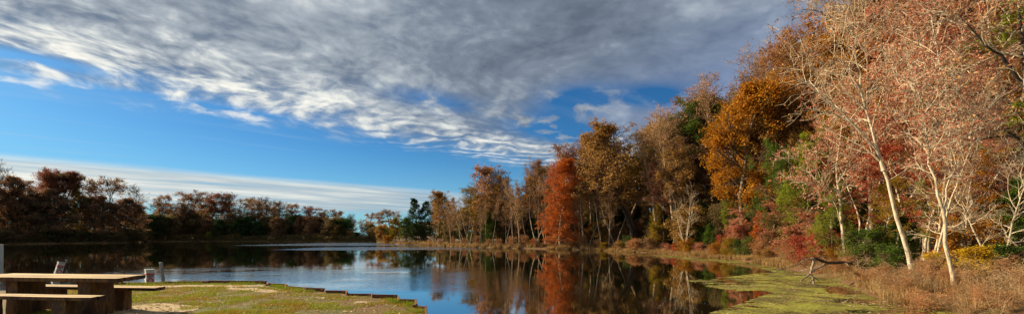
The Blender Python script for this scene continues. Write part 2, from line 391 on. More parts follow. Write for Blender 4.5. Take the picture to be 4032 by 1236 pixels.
proto('oak', H=17, r=.40, cb=.30, spread=.34, shape='round', n1=34, n2=11, n3=8, a1=(1.35, .3), leaves=60000, lsize=.21, jit=.22, bark='grey', twig='brown', leaf='golden', seed=51, tw=.012, wob=.2, clump=1.5, k1=8, fork=.3)
proto('shrub_leafy', H=3, r=.04, stems=5, cb=.10, spread=.42, shape='round', n1=35, n2=7, n3=5, a1=(1.2, .4), leaves=8000, lsize=.11, jit=.12, bark='brown', leaf='yellow', seed=54, tw=.006, wob=.28, clump=3.2)
proto('shrub_twiggy', H=2.4, r=.025, stems=7, cb=.08, spread=.42, shape='vase', n1=50, n2=6, n3=3, a1=(1.1, .35), leaves=1800, lsize=.07, jit=.06, bark='redtwig', leaf='drygrass', seed=57, tw=.0085, wob=.22)
proto('arching_brush', H=2.2, r=.022, stems=6, cb=.10, spread=.6, shape='vase', n1=24, n2=5, n3=2, a1=(1.2, .5), leaves=0, bark='twig', seed=84, tw=.008, wob=.24, droop=.16, leaf_from=2)
proto('bush_low', H=2.2, r=.03, stems=6, cb=.06, spread=.62, shape='round', n1=42, n2=7, n3=5, a1=(1.5, .4), leaves=8000, lsize=.10, jit=.10, bark='brown', leaf='scarlet', seed=60, tw=.006, wob=.2)
# right foreground, 10 to 25 m
proto('near_russet_a', H=15, r=.16, cb=.34, spread=.26, shape='round', n1=20, n2=8, n3=2, a1=(1.2, .35), leaves=15000, lsize=.125, jit=.12, bark='pale', twig='twig', leaf='pinkred', seed=63, tw=.010, wob=.15, k1=9)
proto('near_russet_b', H=15, r=.14, cb=.40, spread=.24, shape='vase', n1=19, n2=8, n3=2, a1=(1.0, .3), leaves=15000, lsize=.125, jit=.12, bark='grey', twig='twig', leaf='russet', seed=66, tw=.010, wob=.16, k1=9)
proto('near_pole', H=15, r=.085, cb=.55, spread=.13, shape='column', n1=16, n2=6, n3=2, a1=(1.0, .3), leaves=4500, lsize=.115, jit=.10, bark='white', twig='pale', leaf='tan', seed=81, tw=.010, wob=.15, k1=7, fork=.25)
proto('near_bare', H=13, r=.12, stems=2, cb=.22, spread=.30, shape='vase', n1=34, n2=9, n3=4, a1=(1.1, .35), leaves=2500, lsize=.09, bark='pale', twig='pale', leaf='tan', seed=69, tw=.010, wob=.15, k1=9)
proto('near_oak', H=20, r=.36, cb=.28, spread=.32, shape='round', n1=34, n2=10, n3=6, a1=(1.3, .3), leaves=34000, lsize=.17, jit=.10, bark='brown', twig='brown', leaf='brown', seed=72, tw=.009, wob=.2, k1=9, fork=.3)
proto('white_multi', H=6.6, r=.06, stems=3, cb=.25, spread=.36, shape='vase', n1=20, n2=6, n3=2, a1=(1.0, .4), leaves=500, lsize=.08, bark='white', twig='pale', leaf='tan', seed=76, tw=.008, wob=.13, k1=8)
proto('pine_bough', H=8, r=.10, cb=.2, spread=.34, shape='column', n1=26, n2=10, n3=5, a1=(1.55, 1.0), up1=.0, leaves=26000, lsize=.16, asp=.22, jit=.09, bark='brown', leaf='limegreen', seed=79, tw=.008, wob=.10, clump=2.)
# ------------------------------------------------------------ pond outline, terrain, water, lawn
SH = [(-250,964),(0,962),(250,958),(500,955),(600,951),(800,949),(1100,950),(1300,951),(1480,951.5),(1508,957),(1600,961),(1700,965),(1780,969),
      (1850,972),(2000,976),(2200,981),(2350,985),(2450,990),(2600,997),(2700,1007),(2850,1018),(3000,1035),(3100,1050),(3217,1088),
      (3326,1106),(3384,1135),(3434,1160),(3500,1189),(3617,1202),(3744,1211),(3800,1236)]
shpx = np.array([p for p, _ in SH], float); shD = np.array([EYE*F/(y-HY) for _, y in SH])
def shore(px): return float(np.interp(px, shpx, shD))
POND = [W(px, py) for px, py in SH] + [(11.2, 6.5), (11.6, 3.0), (9, .5), (4, .5), (-60, .5), (-100, 8), (-116, 35)]
PA = np.array(POND)
def sdist(X, Y):
    """signed distance to the pond outline, positive on land"""
    P = np.stack([np.ravel(X), np.ravel(Y)], 1); best = np.full(len(P), 1e9); ins = np.zeros(len(P), bool)
    for a, b in zip(PA, np.roll(PA, -1, 0)):
        e = b-a; t_ = np.clip(((P-a)@e)/(e@e), 0, 1); dd = np.linalg.norm(P-a-t_[:, None]*e, axis=1); best = np.minimum(best, dd)
        c = (a[1] > P[:, 1]) != (b[1] > P[:, 1])
        xi = (b[0]-a[0])*(P[:, 1]-a[1])/((b[1]-a[1]) if b[1] != a[1] else 1e-9)+a[0]; ins ^= c & (P[:, 0] < xi)
    return np.where(ins, -best, best).reshape(np.shape(X))
_rg = np.random.default_rng(5); _lat = _rg.random((64, 64))
def vnoise(x, y, oct=4):
    r = 0; amp = .5; tot = 0
    for o in range(oct):
        xi = np.floor(x).astype(int); yi = np.floor(y).astype(int); fx = x-xi; fy = y-yi; fx = fx*fx*(3-2*fx); fy = fy*fy*(3-2*fy)
        g = lambda a, b: _lat[a % 64, b % 64]
        r = r+amp*((g(xi, yi)*(1-fx)+g(xi+1, yi)*fx)*(1-fy)+(g(xi, yi+1)*(1-fx)+g(xi+1, yi+1)*fx)*fy)
        tot += amp; amp *= .5; x = x*2.03+7.1; y = y*2.03+3.3
    return r/tot
def hfun(X, Y):
    X = np.asarray(X, float); Y = np.asarray(Y, float)
    d = sdist(X, Y)+(vnoise(X*.5, Y*.5)-.5)*.7*np.clip((np.asarray(Y)-6)/10, 0, 1)
    land = .05+.38*np.clip(d/1.6, 0, 1)+.022*np.clip(d, 0, 60)+(vnoise(X*.25+9, Y*.25)-.5)*.25*np.clip(d/3, 0, 1)
    h = np.where(d > 0, land, np.maximum(-1.4, .05+d*.55))
    return np.where(Y < 4.5, np.minimum(h, .25), h)
def gz(x, y): return float(hfun(np.array([x]), np.array([y]))[0])

def grid_axis(*segs):
    out = []
    for a, b, st in segs: out += list(np.arange(a, b, st))
    return np.array(out+[segs[-1][1]])
gx = grid_axis((-1600, -400, 200), (-400, -140, 20), (-140, -16, 2.0), (-16, 30, .5), (30, 90, 3), (90, 400, 30), (400, 1600, 200))
gy = grid_axis((-400, -40, 40), (-40, 4, 4), (4, 40, .5), (40, 190, 1.7), (190, 400, 15), (400, 2400, 200))
GX, GY = np.meshgrid(gx, gy, indexing='xy'); GZ = hfun(GX, GY)
ny, nx = GX.shape; ii = np.arange(ny-1)[:, None]*nx+np.arange(nx-1)[None]
gq = np.stack([ii, ii+1, ii+nx+1, ii+nx], -1).reshape(-1, 4)
m, t, out = new_mat('forest_floor')
tc = t.node('ShaderNodeTexCoord'); n1_ = t.noise(tc.outputs['Object'], .8, 6, .6); n2_ = t.noise(tc.outputs['Object'], 9.0, 5, .7)
c = t.mix(n2_, lin((70,48,30)), lin((134,96,58))); c = t.mix(t.smooth(n1_, .45, .65), c, lin((104,92,48)))
principled(t, out, c, .95, Normal=t.bump(n2_, .8, .08))
g = link('ground', mesh_from('ground', np.stack([GX.ravel(), GY.ravel(), GZ.ravel()], 1), gq, [m], True)); tagged(g, kind='structure')

# tan field beyond the inlet
m, t, out = new_mat('field'); tc = t.node('ShaderNodeTexCoord')
principled(t, out, t.mix(t.noise(tc.outputs['Object'], .3, 5), lin((196,164,104)), lin((222,196,140))), .95)
fx = np.linspace(0, 1, 25); fy = np.linspace(150, 420, 12); FX, FY = np.meshgrid(fx, fy); FX = (1280+300*FX-CX)/F*FY; FZ = hfun(FX, FY)+.12
ii = np.arange(11)[:, None]*25+np.arange(24)[None]
o = link('field', mesh_from('field', np.stack([FX.ravel(), FY.ravel(), FZ.ravel()], 1), np.stack([ii, ii+1, ii+26, ii+25], -1).reshape(-1, 4), [m]))
tagged(o, kind='structure')

# water
m, t, out = new_mat('pond_water'); tc = t.node('ShaderNodeTexCoord'); s = t.sep(tc.outputs['Object'])
X, Y = s[0], s[1]
def band(v, a, b, c_, d_): return t.mul(t.smooth(v, a, b), t.smooth(v, d_, c_))
warp = t.noise(t.xyz(t.mul(X, .06), t.mul(Y, .06)), 1.0, 3.0)
Yw = t.add(Y, t.mul(t.sub(warp, .5), 9.0))
r_far1 = t.mul(band(Yw, 76, 80, 104, 116), t.smooth(X, -62, -42))              # wind streaks near the inlet
r_far2 = t.mul(band(Yw, 53, 56, 64, 70), t.mul(t.smooth(X, -36, -22), t.smooth(X, 2, -8)))
r_mid = t.mul(band(Yw, 11.5, 14, 20, 25), t.mul(t.smooth(X, -30, -14), t.smooth(X, 1.5, -2.5)))
r_mid = t.mul(r_mid, t.smooth(t.noise(t.xyz(t.mul(X, .25), t.mul(Y, .35)), 1.0, 3.0), .3, .55))
w1 = t.noise(t.xyz(t.mul(X, 5.0), t.mul(Y, 11.0)), 1.0, 2.0, .5)
w2 = t.noise(t.xyz(t.mul(X, 1.4), t.mul(Y, 3.0), 4.0), 1.0, 2.0, .5)
amp = t.add(.0018, t.add(t.mul(r_mid, .035), t.mul(t.m('MAXIMUM', r_far1, r_far2), .6)))
h = t.add(t.mul(w1, amp), t.mul(w2, t.mul(amp, 1.2)))
nb = t.node('ShaderNodeBump'); nb.inputs['Strength'].default_value = 1.0; nb.inputs['Distance'].default_value = .18; t.l.new(h, nb.inputs['Height'])
p = principled(t, out, lin((36,34,20)), .02, IOR=1.6, Normal=nb.outputs[0])
gl = t.node('ShaderNodeBsdfGlossy'); gl.inputs['Roughness'].default_value = .02; t.put(gl.inputs[0], lin((245,245,240))); t.l.new(nb.outputs[0], gl.inputs['Normal'])
ms = t.node('ShaderNodeMixShader'); ms.inputs[0].default_value = .66; t.l.new(p.outputs[0], ms.inputs[1]); t.l.new(gl.outputs[0], ms.inputs[2]); t.l.new(ms.outputs[0], out.inputs[0])
t.put(p.inputs['Specular IOR Level'], .9)
t.put(p.inputs['Roughness'], t.add(.015, t.mul(t.m('MAXIMUM', r_far1, r_far2), .12)))
wv = np.array([(-150, -1, 0), (40, -1, 0), (40, 175, 0), (-150, 175, 0)], float)
o = link('water', mesh_from('water', wv, np.array([[0, 1, 2, 3]]), [m])); tagged(o, kind='structure')

# lawn with its bulkhead
EDGE_PX = [(-420,1163),(-120,1152),(20,1142),(160,1132),(330,1122),(480,1119),(640,1117),(820,1114),(1048,1116),(1054,1123),(1120,1126),(1126,1132),(1195,1138),(1198,1144),(1275,1147),(1281,1153),
        (1360,1154),(1364,1163),(1460,1164),(1464,1172),(1562,1174),(1572,1189),(1632,1191),(1636,1212),(1672,1216),(1676,1262),(1740,1270),(1750,1330),(1860,1345),(1875,1450)]
ED = [W(px, py, LAWN) for px, py in EDGE_PX]
LW = ED + [(2.5, 2.4), (5, .2), (12, -2), (40, -6), (40, -40), (-90, -40), (-90, 6), (-60, 8), (-30, 8.6)]
import bmesh
def poly_sheet(name, pts, z, mat, sub=0):
    bm = bmesh.new(); vs = [bm.verts.new((x, y, z)) for x, y in pts]; f = bm.faces.new(vs)
    bmesh.ops.triangulate(bm, faces=[f]); bmesh.ops.recalc_face_normals(bm, faces=bm.faces)
    me = bpy.data.meshes.new(name); bm.to_mesh(me); bm.free()
    if me.polygons and me.polygons[0].normal.z < 0: me.flip_normals()
    me.materials.append(mat); return link(name, me)
m, t, out = new_mat('lawn_soil'); tc = t.node('ShaderNodeTexCoord')
a = t.noise(tc.outputs['Object'], 1.1, 6, .65); b = t.noise(tc.outputs['Object'], 14, 5, .7)
c = t.mix(t.smooth(a, .42, .62), lin((128,98,52)), lin((108,112,44))); c = t.mix(t.mul(b, .5), c, lin((70,50,28)))
principled(t, out, c, .95, Normal=t.bump(b, .9, .04)); tagged(poly_sheet('lawn', LW, LAWN, m), kind='structure')
m, t, out = new_mat('sand'); tc = t.node('ShaderNodeTexCoord'); b = t.noise(tc.outputs['Object'], 9, 6, .7)
principled(t, out, t.mix(b, lin((128,104,66)), lin((208,188,142))), .95, Normal=t.bump(b, .6, .02)); SAND = m
def sand_patch(pxs):
    pts = []; rr = np.random.default_rng(len(pxs)+int(pxs[0][0]))
    for (a, b) in zip(pxs, pxs[1:]+pxs[:1]):
        for k in range(6):
            f = k/6; px = a[0]+(b[0]-a[0])*f; py = a[1]+(b[1]-a[1])*f; x, y = W(px, py, LAWN)
            pts.append((x+rr.normal(0, .05), y+rr.normal(0, .06)))
    tagged(poly_sheet('sand_path', pts, LAWN+.006, SAND), kind='structure'); return pts
SANDS = [sand_patch([(470,1127),(800,1121),(1040,1121),(1040,1126),(960,1129),(760,1128),(560,1131)]),
         sand_patch([(900,1131),(1000,1133),(1130,1148),(1100,1152),(1000,1146),(890,1138)]),
         sand_patch([(500,1205),(620,1194),(820,1206),(760,1224),(640,1236),(560,1262),(300,1262),(330,1230),(430,1222)]),
         sand_patch([(1225,1168),(1290,1166),(1280,1173),(1230,1174)]), sand_patch([(1395,1186),(1460,1184),(1450,1192),(1400,1193)])]

def inside(pts, X, Y):
    ins = np.zeros(len(X), bool); A = np.array(pts)
    for a, b in zip(A, np.roll(A, -1, 0)):
        c = (a[1] > Y) != (b[1] > Y); xi = (b[0]-a[0])*(Y-a[1])/((b[1]-a[1]) if b[1] != a[1] else 1e-9)+a[0]; ins ^= c & (X < xi)
    return ins
def blades(name, X, Y, Z, h, w, lean, rng, mat, label, cat):
    n = len(X); a = rng.uniform(0, 2*np.pi, n); ux, uy = np.cos(a)*w/2, np.sin(a)*w/2; la = rng.uniform(0, 2*np.pi, n); l = np.abs(rng.normal(0, lean, n))*h
    V = np.empty((n, 3, 3)); V[:, 0] = np.stack([X-ux, Y-uy, Z], 1); V[:, 1] = np.stack([X+ux, Y+uy, Z], 1)
    V[:, 2] = np.stack([X+np.cos(la)*l, Y+np.sin(la)*l, Z+np.sqrt(np.maximum(h*h-l*l, (h*.3)**2))], 1)
    o = link(name, mesh_from(name, V.reshape(-1, 3), np.arange(3*n).reshape(-1, 3), [mat])); tagged(o, label, cat, kind='stuff'); return o

GRASS = leaf_mat('lawn_blades', [(150,108,50),(178,142,62),(160,158,54),(124,144,42),(172,178,66)], .35, 1.6)
rng = np.random.default_rng(90); n = 210000
# more blades where the lawn is nearer
Y = 6.2+7.2*rng.random(n)**1.3; X = rng.uniform(-1.25, -.1, n)*Y
k = inside(LW, X, Y)
for sp in SANDS: k &= ~(inside(sp, X, Y) & (vnoise(X*3.1, Y*4.7) > .40) & (rng.random(n) < .95))
cl = vnoise(X*2.2, Y*2.2, 4); k &= rng.random(n) < np.clip((cl-.36)*5, .06, 1)
X, Y, cl = X[k], Y[k], cl[k]
blades('lawn_grass', X, Y, np.full(len(X), LAWN-.004), rng.uniform(.02, .055, len(X))*(.6+cl), .011, .6, rng, GRASS, None, None)
# taller tufts against the bulkhead
bx, by = [], []
for (p0, p1) in zip(ED[5:26], ED[6:27]):
    L_ = math.dist(p0, p1); nn = int(L_*420); f = rng.random(nn)
    bx.append(p0[0]+(p1[0]-p0[0])*f+rng.normal(0, .05, nn)-.07); by.append(p0[1]+(p1[1]-p0[1])*f-np.abs(rng.normal(0, .09, nn))-.05)
bx = np.concatenate(bx); by = np.concatenate(by); k = (vnoise(bx*1.7, by*1.7) > .56) & inside(LW, bx, by); bx, by = bx[k], by[k]
blades('edge_grass', bx, by, np.full(len(bx), LAWN-.004), rng.uniform(.04, .12, len(bx)), .012, .5, rng, LEAF['limegreen'], None, None)
# fallen leaves on the lawn
n = 4200; Y = rng.uniform(6.3, 12.4, n); X = rng.uniform(-1.2, -.1, n)*Y; k = inside(LW, X, Y); X, Y = X[k], Y[k]
LITTER = leaf_mat('fallen_leaf', [(140,92,56),(186,140,96),(226,208,170),(160,110,70)], .1)
v, q = leaf_quads(np.stack([X, Y, np.full(len(X), LAWN+.025)], 1), .055, rng, .8)
v[:, 2] = LAWN+.02+(v[:, 2]-LAWN-.02)*.35
tagged(link('fallen_leaves', mesh_from('fallen_leaves', v, q, [LITTER])), kind='stuff')

# duckweed on the water: small patches of floating green
def cells(x0, x1, y0, y1, st, sty, fn, rng):
    xs = np.arange(x0, x1, st); ys = np.arange(y0, y1, sty); X, Y = np.meshgrid(xs, ys); X = X.ravel(); Y = Y.ravel(); k = fn(X, Y); X, Y = X[k], Y[k]
    n = len(X); c = np.stack([X, Y, np.full(n, .005)], 1)
    off = np.array([(-.5, -.5), (.5, -.5), (.5, .5), (-.5, .5)])*np.array([st, sty])*1.02
    V = np.repeat(c[:, None], 4, 1); V[:, :, :2] += off[None]
    V[:, :, :2] += rng.normal(0, .12, (n, 4, 2))*np.array([st, sty]); return V.reshape(-1, 3), np.arange(4*n).reshape(-1, 4)
def pxpoly(l): return [W(a, b) for a, b in l]
AREA = pxpoly([(2560,1290),(2790,1232),(2905,1198),(2990,1166),(3010,1162),(3050,1152),(3000,1142),(2900,1146),(2800,1130),(2700,1104),(2760,1098),(2880,1088),(2960,1078),(3040,1072),(3190,1075),(3300,1090),(3420,1120),(3560,1165),(3760,1195),(3900,1300),(3600,1420),(2900,1420)])
SHORE_FILM = pxpoly([(2560,1002),(2650,1006),(2760,1016),(2900,1026),(3040,1050),(3150,1078),(3060,1074),(2960,1045),(2860,1033),(2740,1023),(2640,1012)])
LANE = pxpoly([(3235,1124),(3300,1120),(3420,1158),(3540,1192),(3640,1210),(3700,1236),(3400,1260),(3300,1200)])
def dw(X, Y):
    a = inside(AREA, X, Y)|inside(SHORE_FILM, X, Y); nz = vnoise(X*.55+20, Y*1.3, 5); fine_ = vnoise(X*4, Y*7+3, 3); lane = inside(LANE, X, Y)
    d_ = np.clip((Y-9)/14, 0, 1)
    pxl = X/np.maximum(Y, 1)*F+CX
    th = np.where(lane, .47, .33+.12*d_)-.16*np.clip((pxl-2850)/250, 0, 1)*np.where(lane, .2, 1)
    return a & (nz+(fine_-.5)*.6 > th) & (sdist(X, Y) < .25)
v1 = cells(2, 16, 7, 17, .07, .06, dw, rng); v2 = cells(4, 26, 17, 44, .16, .12, dw, rng)
# nearer the frame's foot the sheet thins out into open water
m, t, out = new_mat('duckweed'); tc = t.node('ShaderNodeTexCoord'); geo = t.node('ShaderNodeNewGeometry')
a = t.noise(tc.outputs['Object'], .9, 6, .65); b = t.noise(tc.outputs['Object'], 16, 4, .7)
f = t.add(t.mul(t.smooth(a, .36, .64), .65), t.mul(geo.outputs['Random Per Island'], .35))
c = t.ramp(f, [(0, lin((78,66,32))), (.35, lin((112,102,42))), (.7, lin((146,144,50))), (1, lin((170,168,68)))])
principled(t, out, c, .7, Normal=t.bump(b, .5, .02))
tagged(link('duckweed', mesh_from('duckweed', *join([v1, v2]), [m])), kind='stuff')
n = 9000; Y = rng.uniform(8.2, 20, n); X = rng.uniform(.25, 1.25, n)*Y; k = inside(AREA, X, Y) & (vnoise(X*.8, Y*1.2+5) > .47) & (sdist(X, Y) < 0); X, Y = X[k], Y[k]
v, q = leaf_quads(np.stack([X, Y, np.zeros(len(X))], 1), .08, rng, .8); v[:, 2] = .012+np.abs(v[:, 2])*.25
tagged(link('floating_leaves', mesh_from('floating_leaves', v, q, [LITTER])), kind='stuff')

# dry grass and sedge on the right bank
def bank_strip(p0, p1, n, d0, d1, h0, h1, w, mat, name, lean=.35, thr=.40):
    px = rng.uniform(p0, p1, n); D = np.interp(px, shpx, shD)+d0+(d1-d0)*rng.random(n)**1.2
    X = (px-CX)/F*D; Y = D; d = sdist(X, Y); k = (d > -.15) & (vnoise(X*1.1, Y*1.1) > thr); X, Y = X[k], Y[k]
    blades(name, X, Y, hfun(X, Y)-.03, rng.uniform(h0, h1, len(X))*(.5+vnoise(X*.9, Y*.9)), w, lean, rng, mat, None, None)
bank_strip(2335, 3120, 24000, -.3, 1.1, .15, .5, .03, LEAF['drygrass'], 'bank_sedge')
bank_strip(1500, 2340, 16000, -.2, 2.5, .3, .8, .06, LEAF['drygrass'], 'shore_grass', thr=.5)
bank_strip(3120, 4200, 26000, -.1, 4.5, .1, .45, .014, LEAF['drygrass'], 'dry_bank_grass', 1.0, .42)
bank_strip(-100, 1500, 14000, -.2, 3.5, .2, .8, .09, LEAF['darkmix'], 'far_bank_grass', thr=.45)
n = 30000; px = rng.uniform(-150, 1480, n); D = np.interp(px, shpx, shD)+.2+rng.uniform(0, 4.5, n); X = (px-CX)/F*D; hh_ = 1.1+1.6*vnoise(X*.15, D*.1+4)
v, q = leaf_quads(np.stack([X, D, hfun(X, D)+hh_*rng.random(n)], 1), .34, rng, .7)
tagged(link('shore_undergrowth', mesh_from('shore_undergrowth', v, q, [LEAF['darkmix']])), kind='stuff')
bank_strip(3560, 4500, 22000, -.1, 3.5, .1, .5, .012, LEAF['russet'], 'rusty_bank_grass', 1.2, .5)
# ------------------------------------------------------------ made things: table, benches, posts, bulkhead, shed
def box_mesh(name, boxes, mat, bevel=.008):
    """boxes: list of 8-corner lists (bottom 4, top 4)"""
    bm = bmesh.new()
    for cs in boxes:
        v = [bm.verts.new(c) for c in cs]
        for f in ((3,2,1,0),(4,5,6,7),(0,1,5,4),(1,2,6,5),(2,3,7,6),(3,0,4,7)): bm.faces.new([v[i] for i in f])
    bmesh.ops.recalc_face_normals(bm, faces=bm.faces)
    if bevel: bmesh.ops.bevel(bm, geom=list(bm.edges), offset=bevel, segments=2, affect='EDGES', profile=.6)
    me = bpy.data.meshes.new(name); bm.to_mesh(me); bm.free(); me.materials.append(mat); return me
def quadbox(c4, z0, z1): return [(x, y, z0) for x, y in c4]+[(x, y, z1) for x, y in c4]
def slab(name, c4, z0, z1, mat, rng, rough=.010, cut=.10, bevel=.014, planks=1):
    """a weathered slab: subdivided and a little uneven"""
    if planks > 1:
        A = np.array(c4); bx = []
        for k in range(planks):
            u0 = k/planks+(.006 if k else 0); u1 = (k+1)/planks-(.006 if k < planks-1 else 0); dz = ((k*7) % 3-1)*.003; ex = ((k*5) % 3-1)*.012
            a, b = A[0]+(A[3]-A[0])*u0, A[1]+(A[2]-A[1])*u0; c, d = A[1]+(A[2]-A[1])*u1, A[0]+(A[3]-A[0])*u1; dd = (b-a)/np.linalg.norm(b-a)*ex
            bx.append(quadbox([tuple(a-dd), tuple(b+dd), tuple(c+dd), tuple(d-dd)], z0, z1+dz))
        me = box_mesh(name, bx, mat, .007)
    else: me = box_mesh(name, [quadbox(c4, z0, z1)], mat, bevel)
    bm = bmesh.new(); bm.from_mesh(me)
    for _ in range(3):
        ed = [e for e in bm.edges if e.calc_length() > cut*2]
        if ed: bmesh.ops.subdivide_edges(bm, edges=ed, cuts=1, use_grid_fill=True)
    import mathutils
    for v in bm.verts:
        n = mathutils.noise.noise_vector(v.co*5.0)*rough + mathutils.noise.noise_vector(v.co*19.0)*rough*.35
        v.co += n
    bm.to_mesh(me); bm.free(); return me
def stone_mat(name, top_a, top_b, stain_shade_a, stain_shade_b):
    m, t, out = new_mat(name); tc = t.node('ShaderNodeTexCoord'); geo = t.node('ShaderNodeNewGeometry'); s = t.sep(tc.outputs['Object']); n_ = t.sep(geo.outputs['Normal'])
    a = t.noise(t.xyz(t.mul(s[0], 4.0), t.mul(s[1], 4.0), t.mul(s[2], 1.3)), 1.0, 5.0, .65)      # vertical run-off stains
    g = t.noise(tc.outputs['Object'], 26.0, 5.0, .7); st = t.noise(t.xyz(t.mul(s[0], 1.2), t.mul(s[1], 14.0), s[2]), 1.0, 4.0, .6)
    side = t.ramp(a, [(.36, lin(stain_shade_a)), (.46, lin(stain_shade_b)), (.53, lin((118,84,34))), (.6, lin((70,46,26))), (.7, lin((98,84,62)))])
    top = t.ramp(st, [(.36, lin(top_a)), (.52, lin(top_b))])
    c = t.mix(t.smooth(n_[2], .5, .8), side, top); c = t.mix(t.mul(g, .35), c, lin((80,66,48)))  # sides coloured darker than the top: painted shade along with real stains
    principled(t, out, c, .85, Normal=t.bump(g, .45, .01)); return m
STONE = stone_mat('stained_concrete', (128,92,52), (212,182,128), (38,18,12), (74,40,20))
rs = np.random.default_rng(3)
P0 = np.array([-7.08, 7.0]); e1 = np.array([-.991, .100]); e2 = np.array([-.20, .98])
def Q(s, t_): return tuple(P0+e1*s+e2*t_)
def rect(s0, s1, t0, t1): return [Q(s1, t0), Q(s0, t0), Q(s0, t1), Q(s1, t1)]
G = LAWN
def thing(name, loc, label, cat, group=None):
    o = bpy.data.objects.new(name, None); col.objects.link(o); o.location = loc; o.empty_display_size = .2; tagged(o, label, cat, group); return o
def part(name, me, root):
    """mesh built in world coordinates, hung under the thing at its base"""
    o = link(name, me, root)
    import mathutils
    me.transform(mathutils.Matrix.Translation(-root.location) if root.rotation_euler[:] == (0, 0, 0) else mathutils.Matrix.Identity(4)); return o
c0 = Q(1.5, .35)
tb = thing('picnic_table', (c0[0], c0[1], G), 'long weathered picnic table with thick stained slab top, between its two benches', 'picnic table')
part('table_top', slab('table_top', rect(0, 3.05, 0, .72), G+.685, G+.76, STONE, rs, rough=.004, planks=4), tb)
part('leg', slab('leg', rect(.66, .92, .10, .66), G-.05, G+.684, STONE, rs), tb)
part('leg', slab('leg', rect(2.20, 2.46, .10, .66), G-.05, G+.684, STONE, rs), tb)
for (t0, t1, s0, s1, lab) in ((-.42, -.13, .12, 2.9, 'low stained bench on the near side of the picnic table'), (.86, 1.14, -.10, 2.9, 'low sunlit bench on the water side of the picnic table')):
    c0 = Q((s0+s1)/2, (t0+t1)/2); bn = thing('bench', (c0[0], c0[1], G), lab, 'bench', 'benches of the picnic table')
    part('seat', slab('seat', rect(s0, s1, t0, t1), G+.415, G+.48, STONE, rs, rough=.004, planks=2), bn)
    for a in (.66, 2.20): part('leg', slab('leg', rect(a-.02, a+.28, t0+.03, t1-.03), G-.05, G+.414, STONE, rs), bn)

# posts
def paint(name, c, c2, k=.4):
    m, t, out = new_mat(name); tc = t.node('ShaderNodeTexCoord'); n = t.noise(tc.outputs['Object'], 16, 5, .7)
    principled(t, out, t.mix(t.smooth(n, .45, .7), lin(c), lin(c2)), .5, Normal=t.bump(n, .2, .005)); return m
WHITE = paint('post_white', (196,196,184), (160,156,140)); REDP = paint('post_orange', (196,60,26), (168,52,30)); BLACK = paint('post_black', (34,36,30), (58,56,46)); GREYW = paint('post_grey', (150,146,130), (110,100,86))
from mathutils import Matrix
def flat(name, pts, y, mat, th=.004):
    """flat marking standing 4 mm proud of the face at local y"""
    return box_mesh(name, [[(x, y-th, z) for x, z in pts]+[(x, y-.0005, z) for x, z in pts]], mat, 0)
def marker(px, toppy, D, w, rotz, tiltx, tilty, label, marks=True, h_extra=.6):
    x = XD(px, D); top = ZD(toppy, D); base = -h_extra; H = top-base
    rt = thing('marker_post', (x, D, base), label, 'post', 'square marker posts standing in the water'); rt.rotation_euler = (tiltx, tilty, rotz)
    a = w/2; sq = [(-a, -a), (a, -a), (a, a), (-a, a)]
    def p(n, me): o = link(n, me, rt); return o
    p('shaft', box_mesh('shaft', [quadbox(sq, 0, H-.03)], WHITE, .012))
    b = a+.012; p('cap', box_mesh('cap', [quadbox([(-b, -b), (b, -b), (b, b), (-b, b)], H-.029, H)], WHITE, .008))
    if marks:
        f = -a
        p('band', box_mesh('band', [quadbox([(-a-.004, -a-.004), (a+.004, -a-.004), (a+.004, a+.004), (-a-.004, a+.004)], H-.20, H-.145)], REDP, 0))
        bl = []; g_ = a*.42      # row of heavy dark characters, too worn to read
        for i in range(4):
            x0 = -a*.9+i*g_; w_ = g_*.8
            for (u0, u1, v0, v1) in ((0, .36, 0, 1), (.36, 1, .72, 1), ((.36, 1, 0, .3), (.62, 1, 0, .72), (.36, 1, .36, .62), (.62, 1, .3, .72))[i]):
                bl.append([(x0+u*w_, f-.004, H-.285+.075*v) for u, v in ((u0, v0), (u1, v0), (u1, v1), (u0, v1))]+[(x0+u*w_, f-.0005, H-.285+.075*v) for u, v in ((u0, v0), (u1, v0), (u1, v1), (u0, v1))])
        p('sign_lettering', box_mesh('sign_lettering', bl, BLACK, 0))
        r = a*.9; z0 = H-.41
        out_ = [(0, z0-.14), (r, z0), (0, z0+.14), (-r, z0)]; inn = [(0, z0-.075), (r*.55, z0), (0, z0+.075), (-r*.55, z0)]
        bs = []
        for i in range(4):
            j = (i+1) % 4; q4 = [out_[i], out_[j], inn[j], inn[i]]; bs.append([(x_, f-.004, z_) for x_, z_ in q4]+[(x_, f-.0005, z_) for x_, z_ in q4])
        p('diamond', box_mesh('diamond', bs, REDP, 0))
    return rt
marker(589, 1059, 14.6, .235, R(55), 0, R(0), 'upright white post with orange diamond and dark band, right of the picnic table')
marker(204, 1029, 16.4, .20, R(62), R(0), R(13), 'leaning white post with orange markings behind the picnic table', h_extra=.4)
marker(-7, 962, 29.0, .40, R(38), 0, 0, 'plain white square piling cut by the left edge of the picture', marks=False, h_extra=.02)
def round_post(px0, py0, px1, py1, D, r, label):
    a = np.array([XD(px0, D), D, ZD(py0, D)]); b = np.array([XD(px1, D), D, -.5])
    rt = thing('mooring_post', tuple(b), label, 'post'); P = np.linspace(b, a, 9)[None]-b; Rr = r*(1+.08*np.sin(np.arange(9)*1.7))[None]
    v, q = tubes(P, Rr, 12); me = mesh_from('shaft', v, q, [GREYW], True); link('shaft', me, rt)
    P2 = (np.stack([a+np.array([0, 0, -.001]), a+np.array([0, 0, .02])])-b)[None]; v, q = tubes(P2, np.array([[r*1.0, r*.2]]), 12); link('cap', mesh_from('cap', v, q, [GREYW]), rt)
round_post(634, 1033, 652, 1120, 14.4, .055, 'thin grey weathered post leaning left beside the marker post')

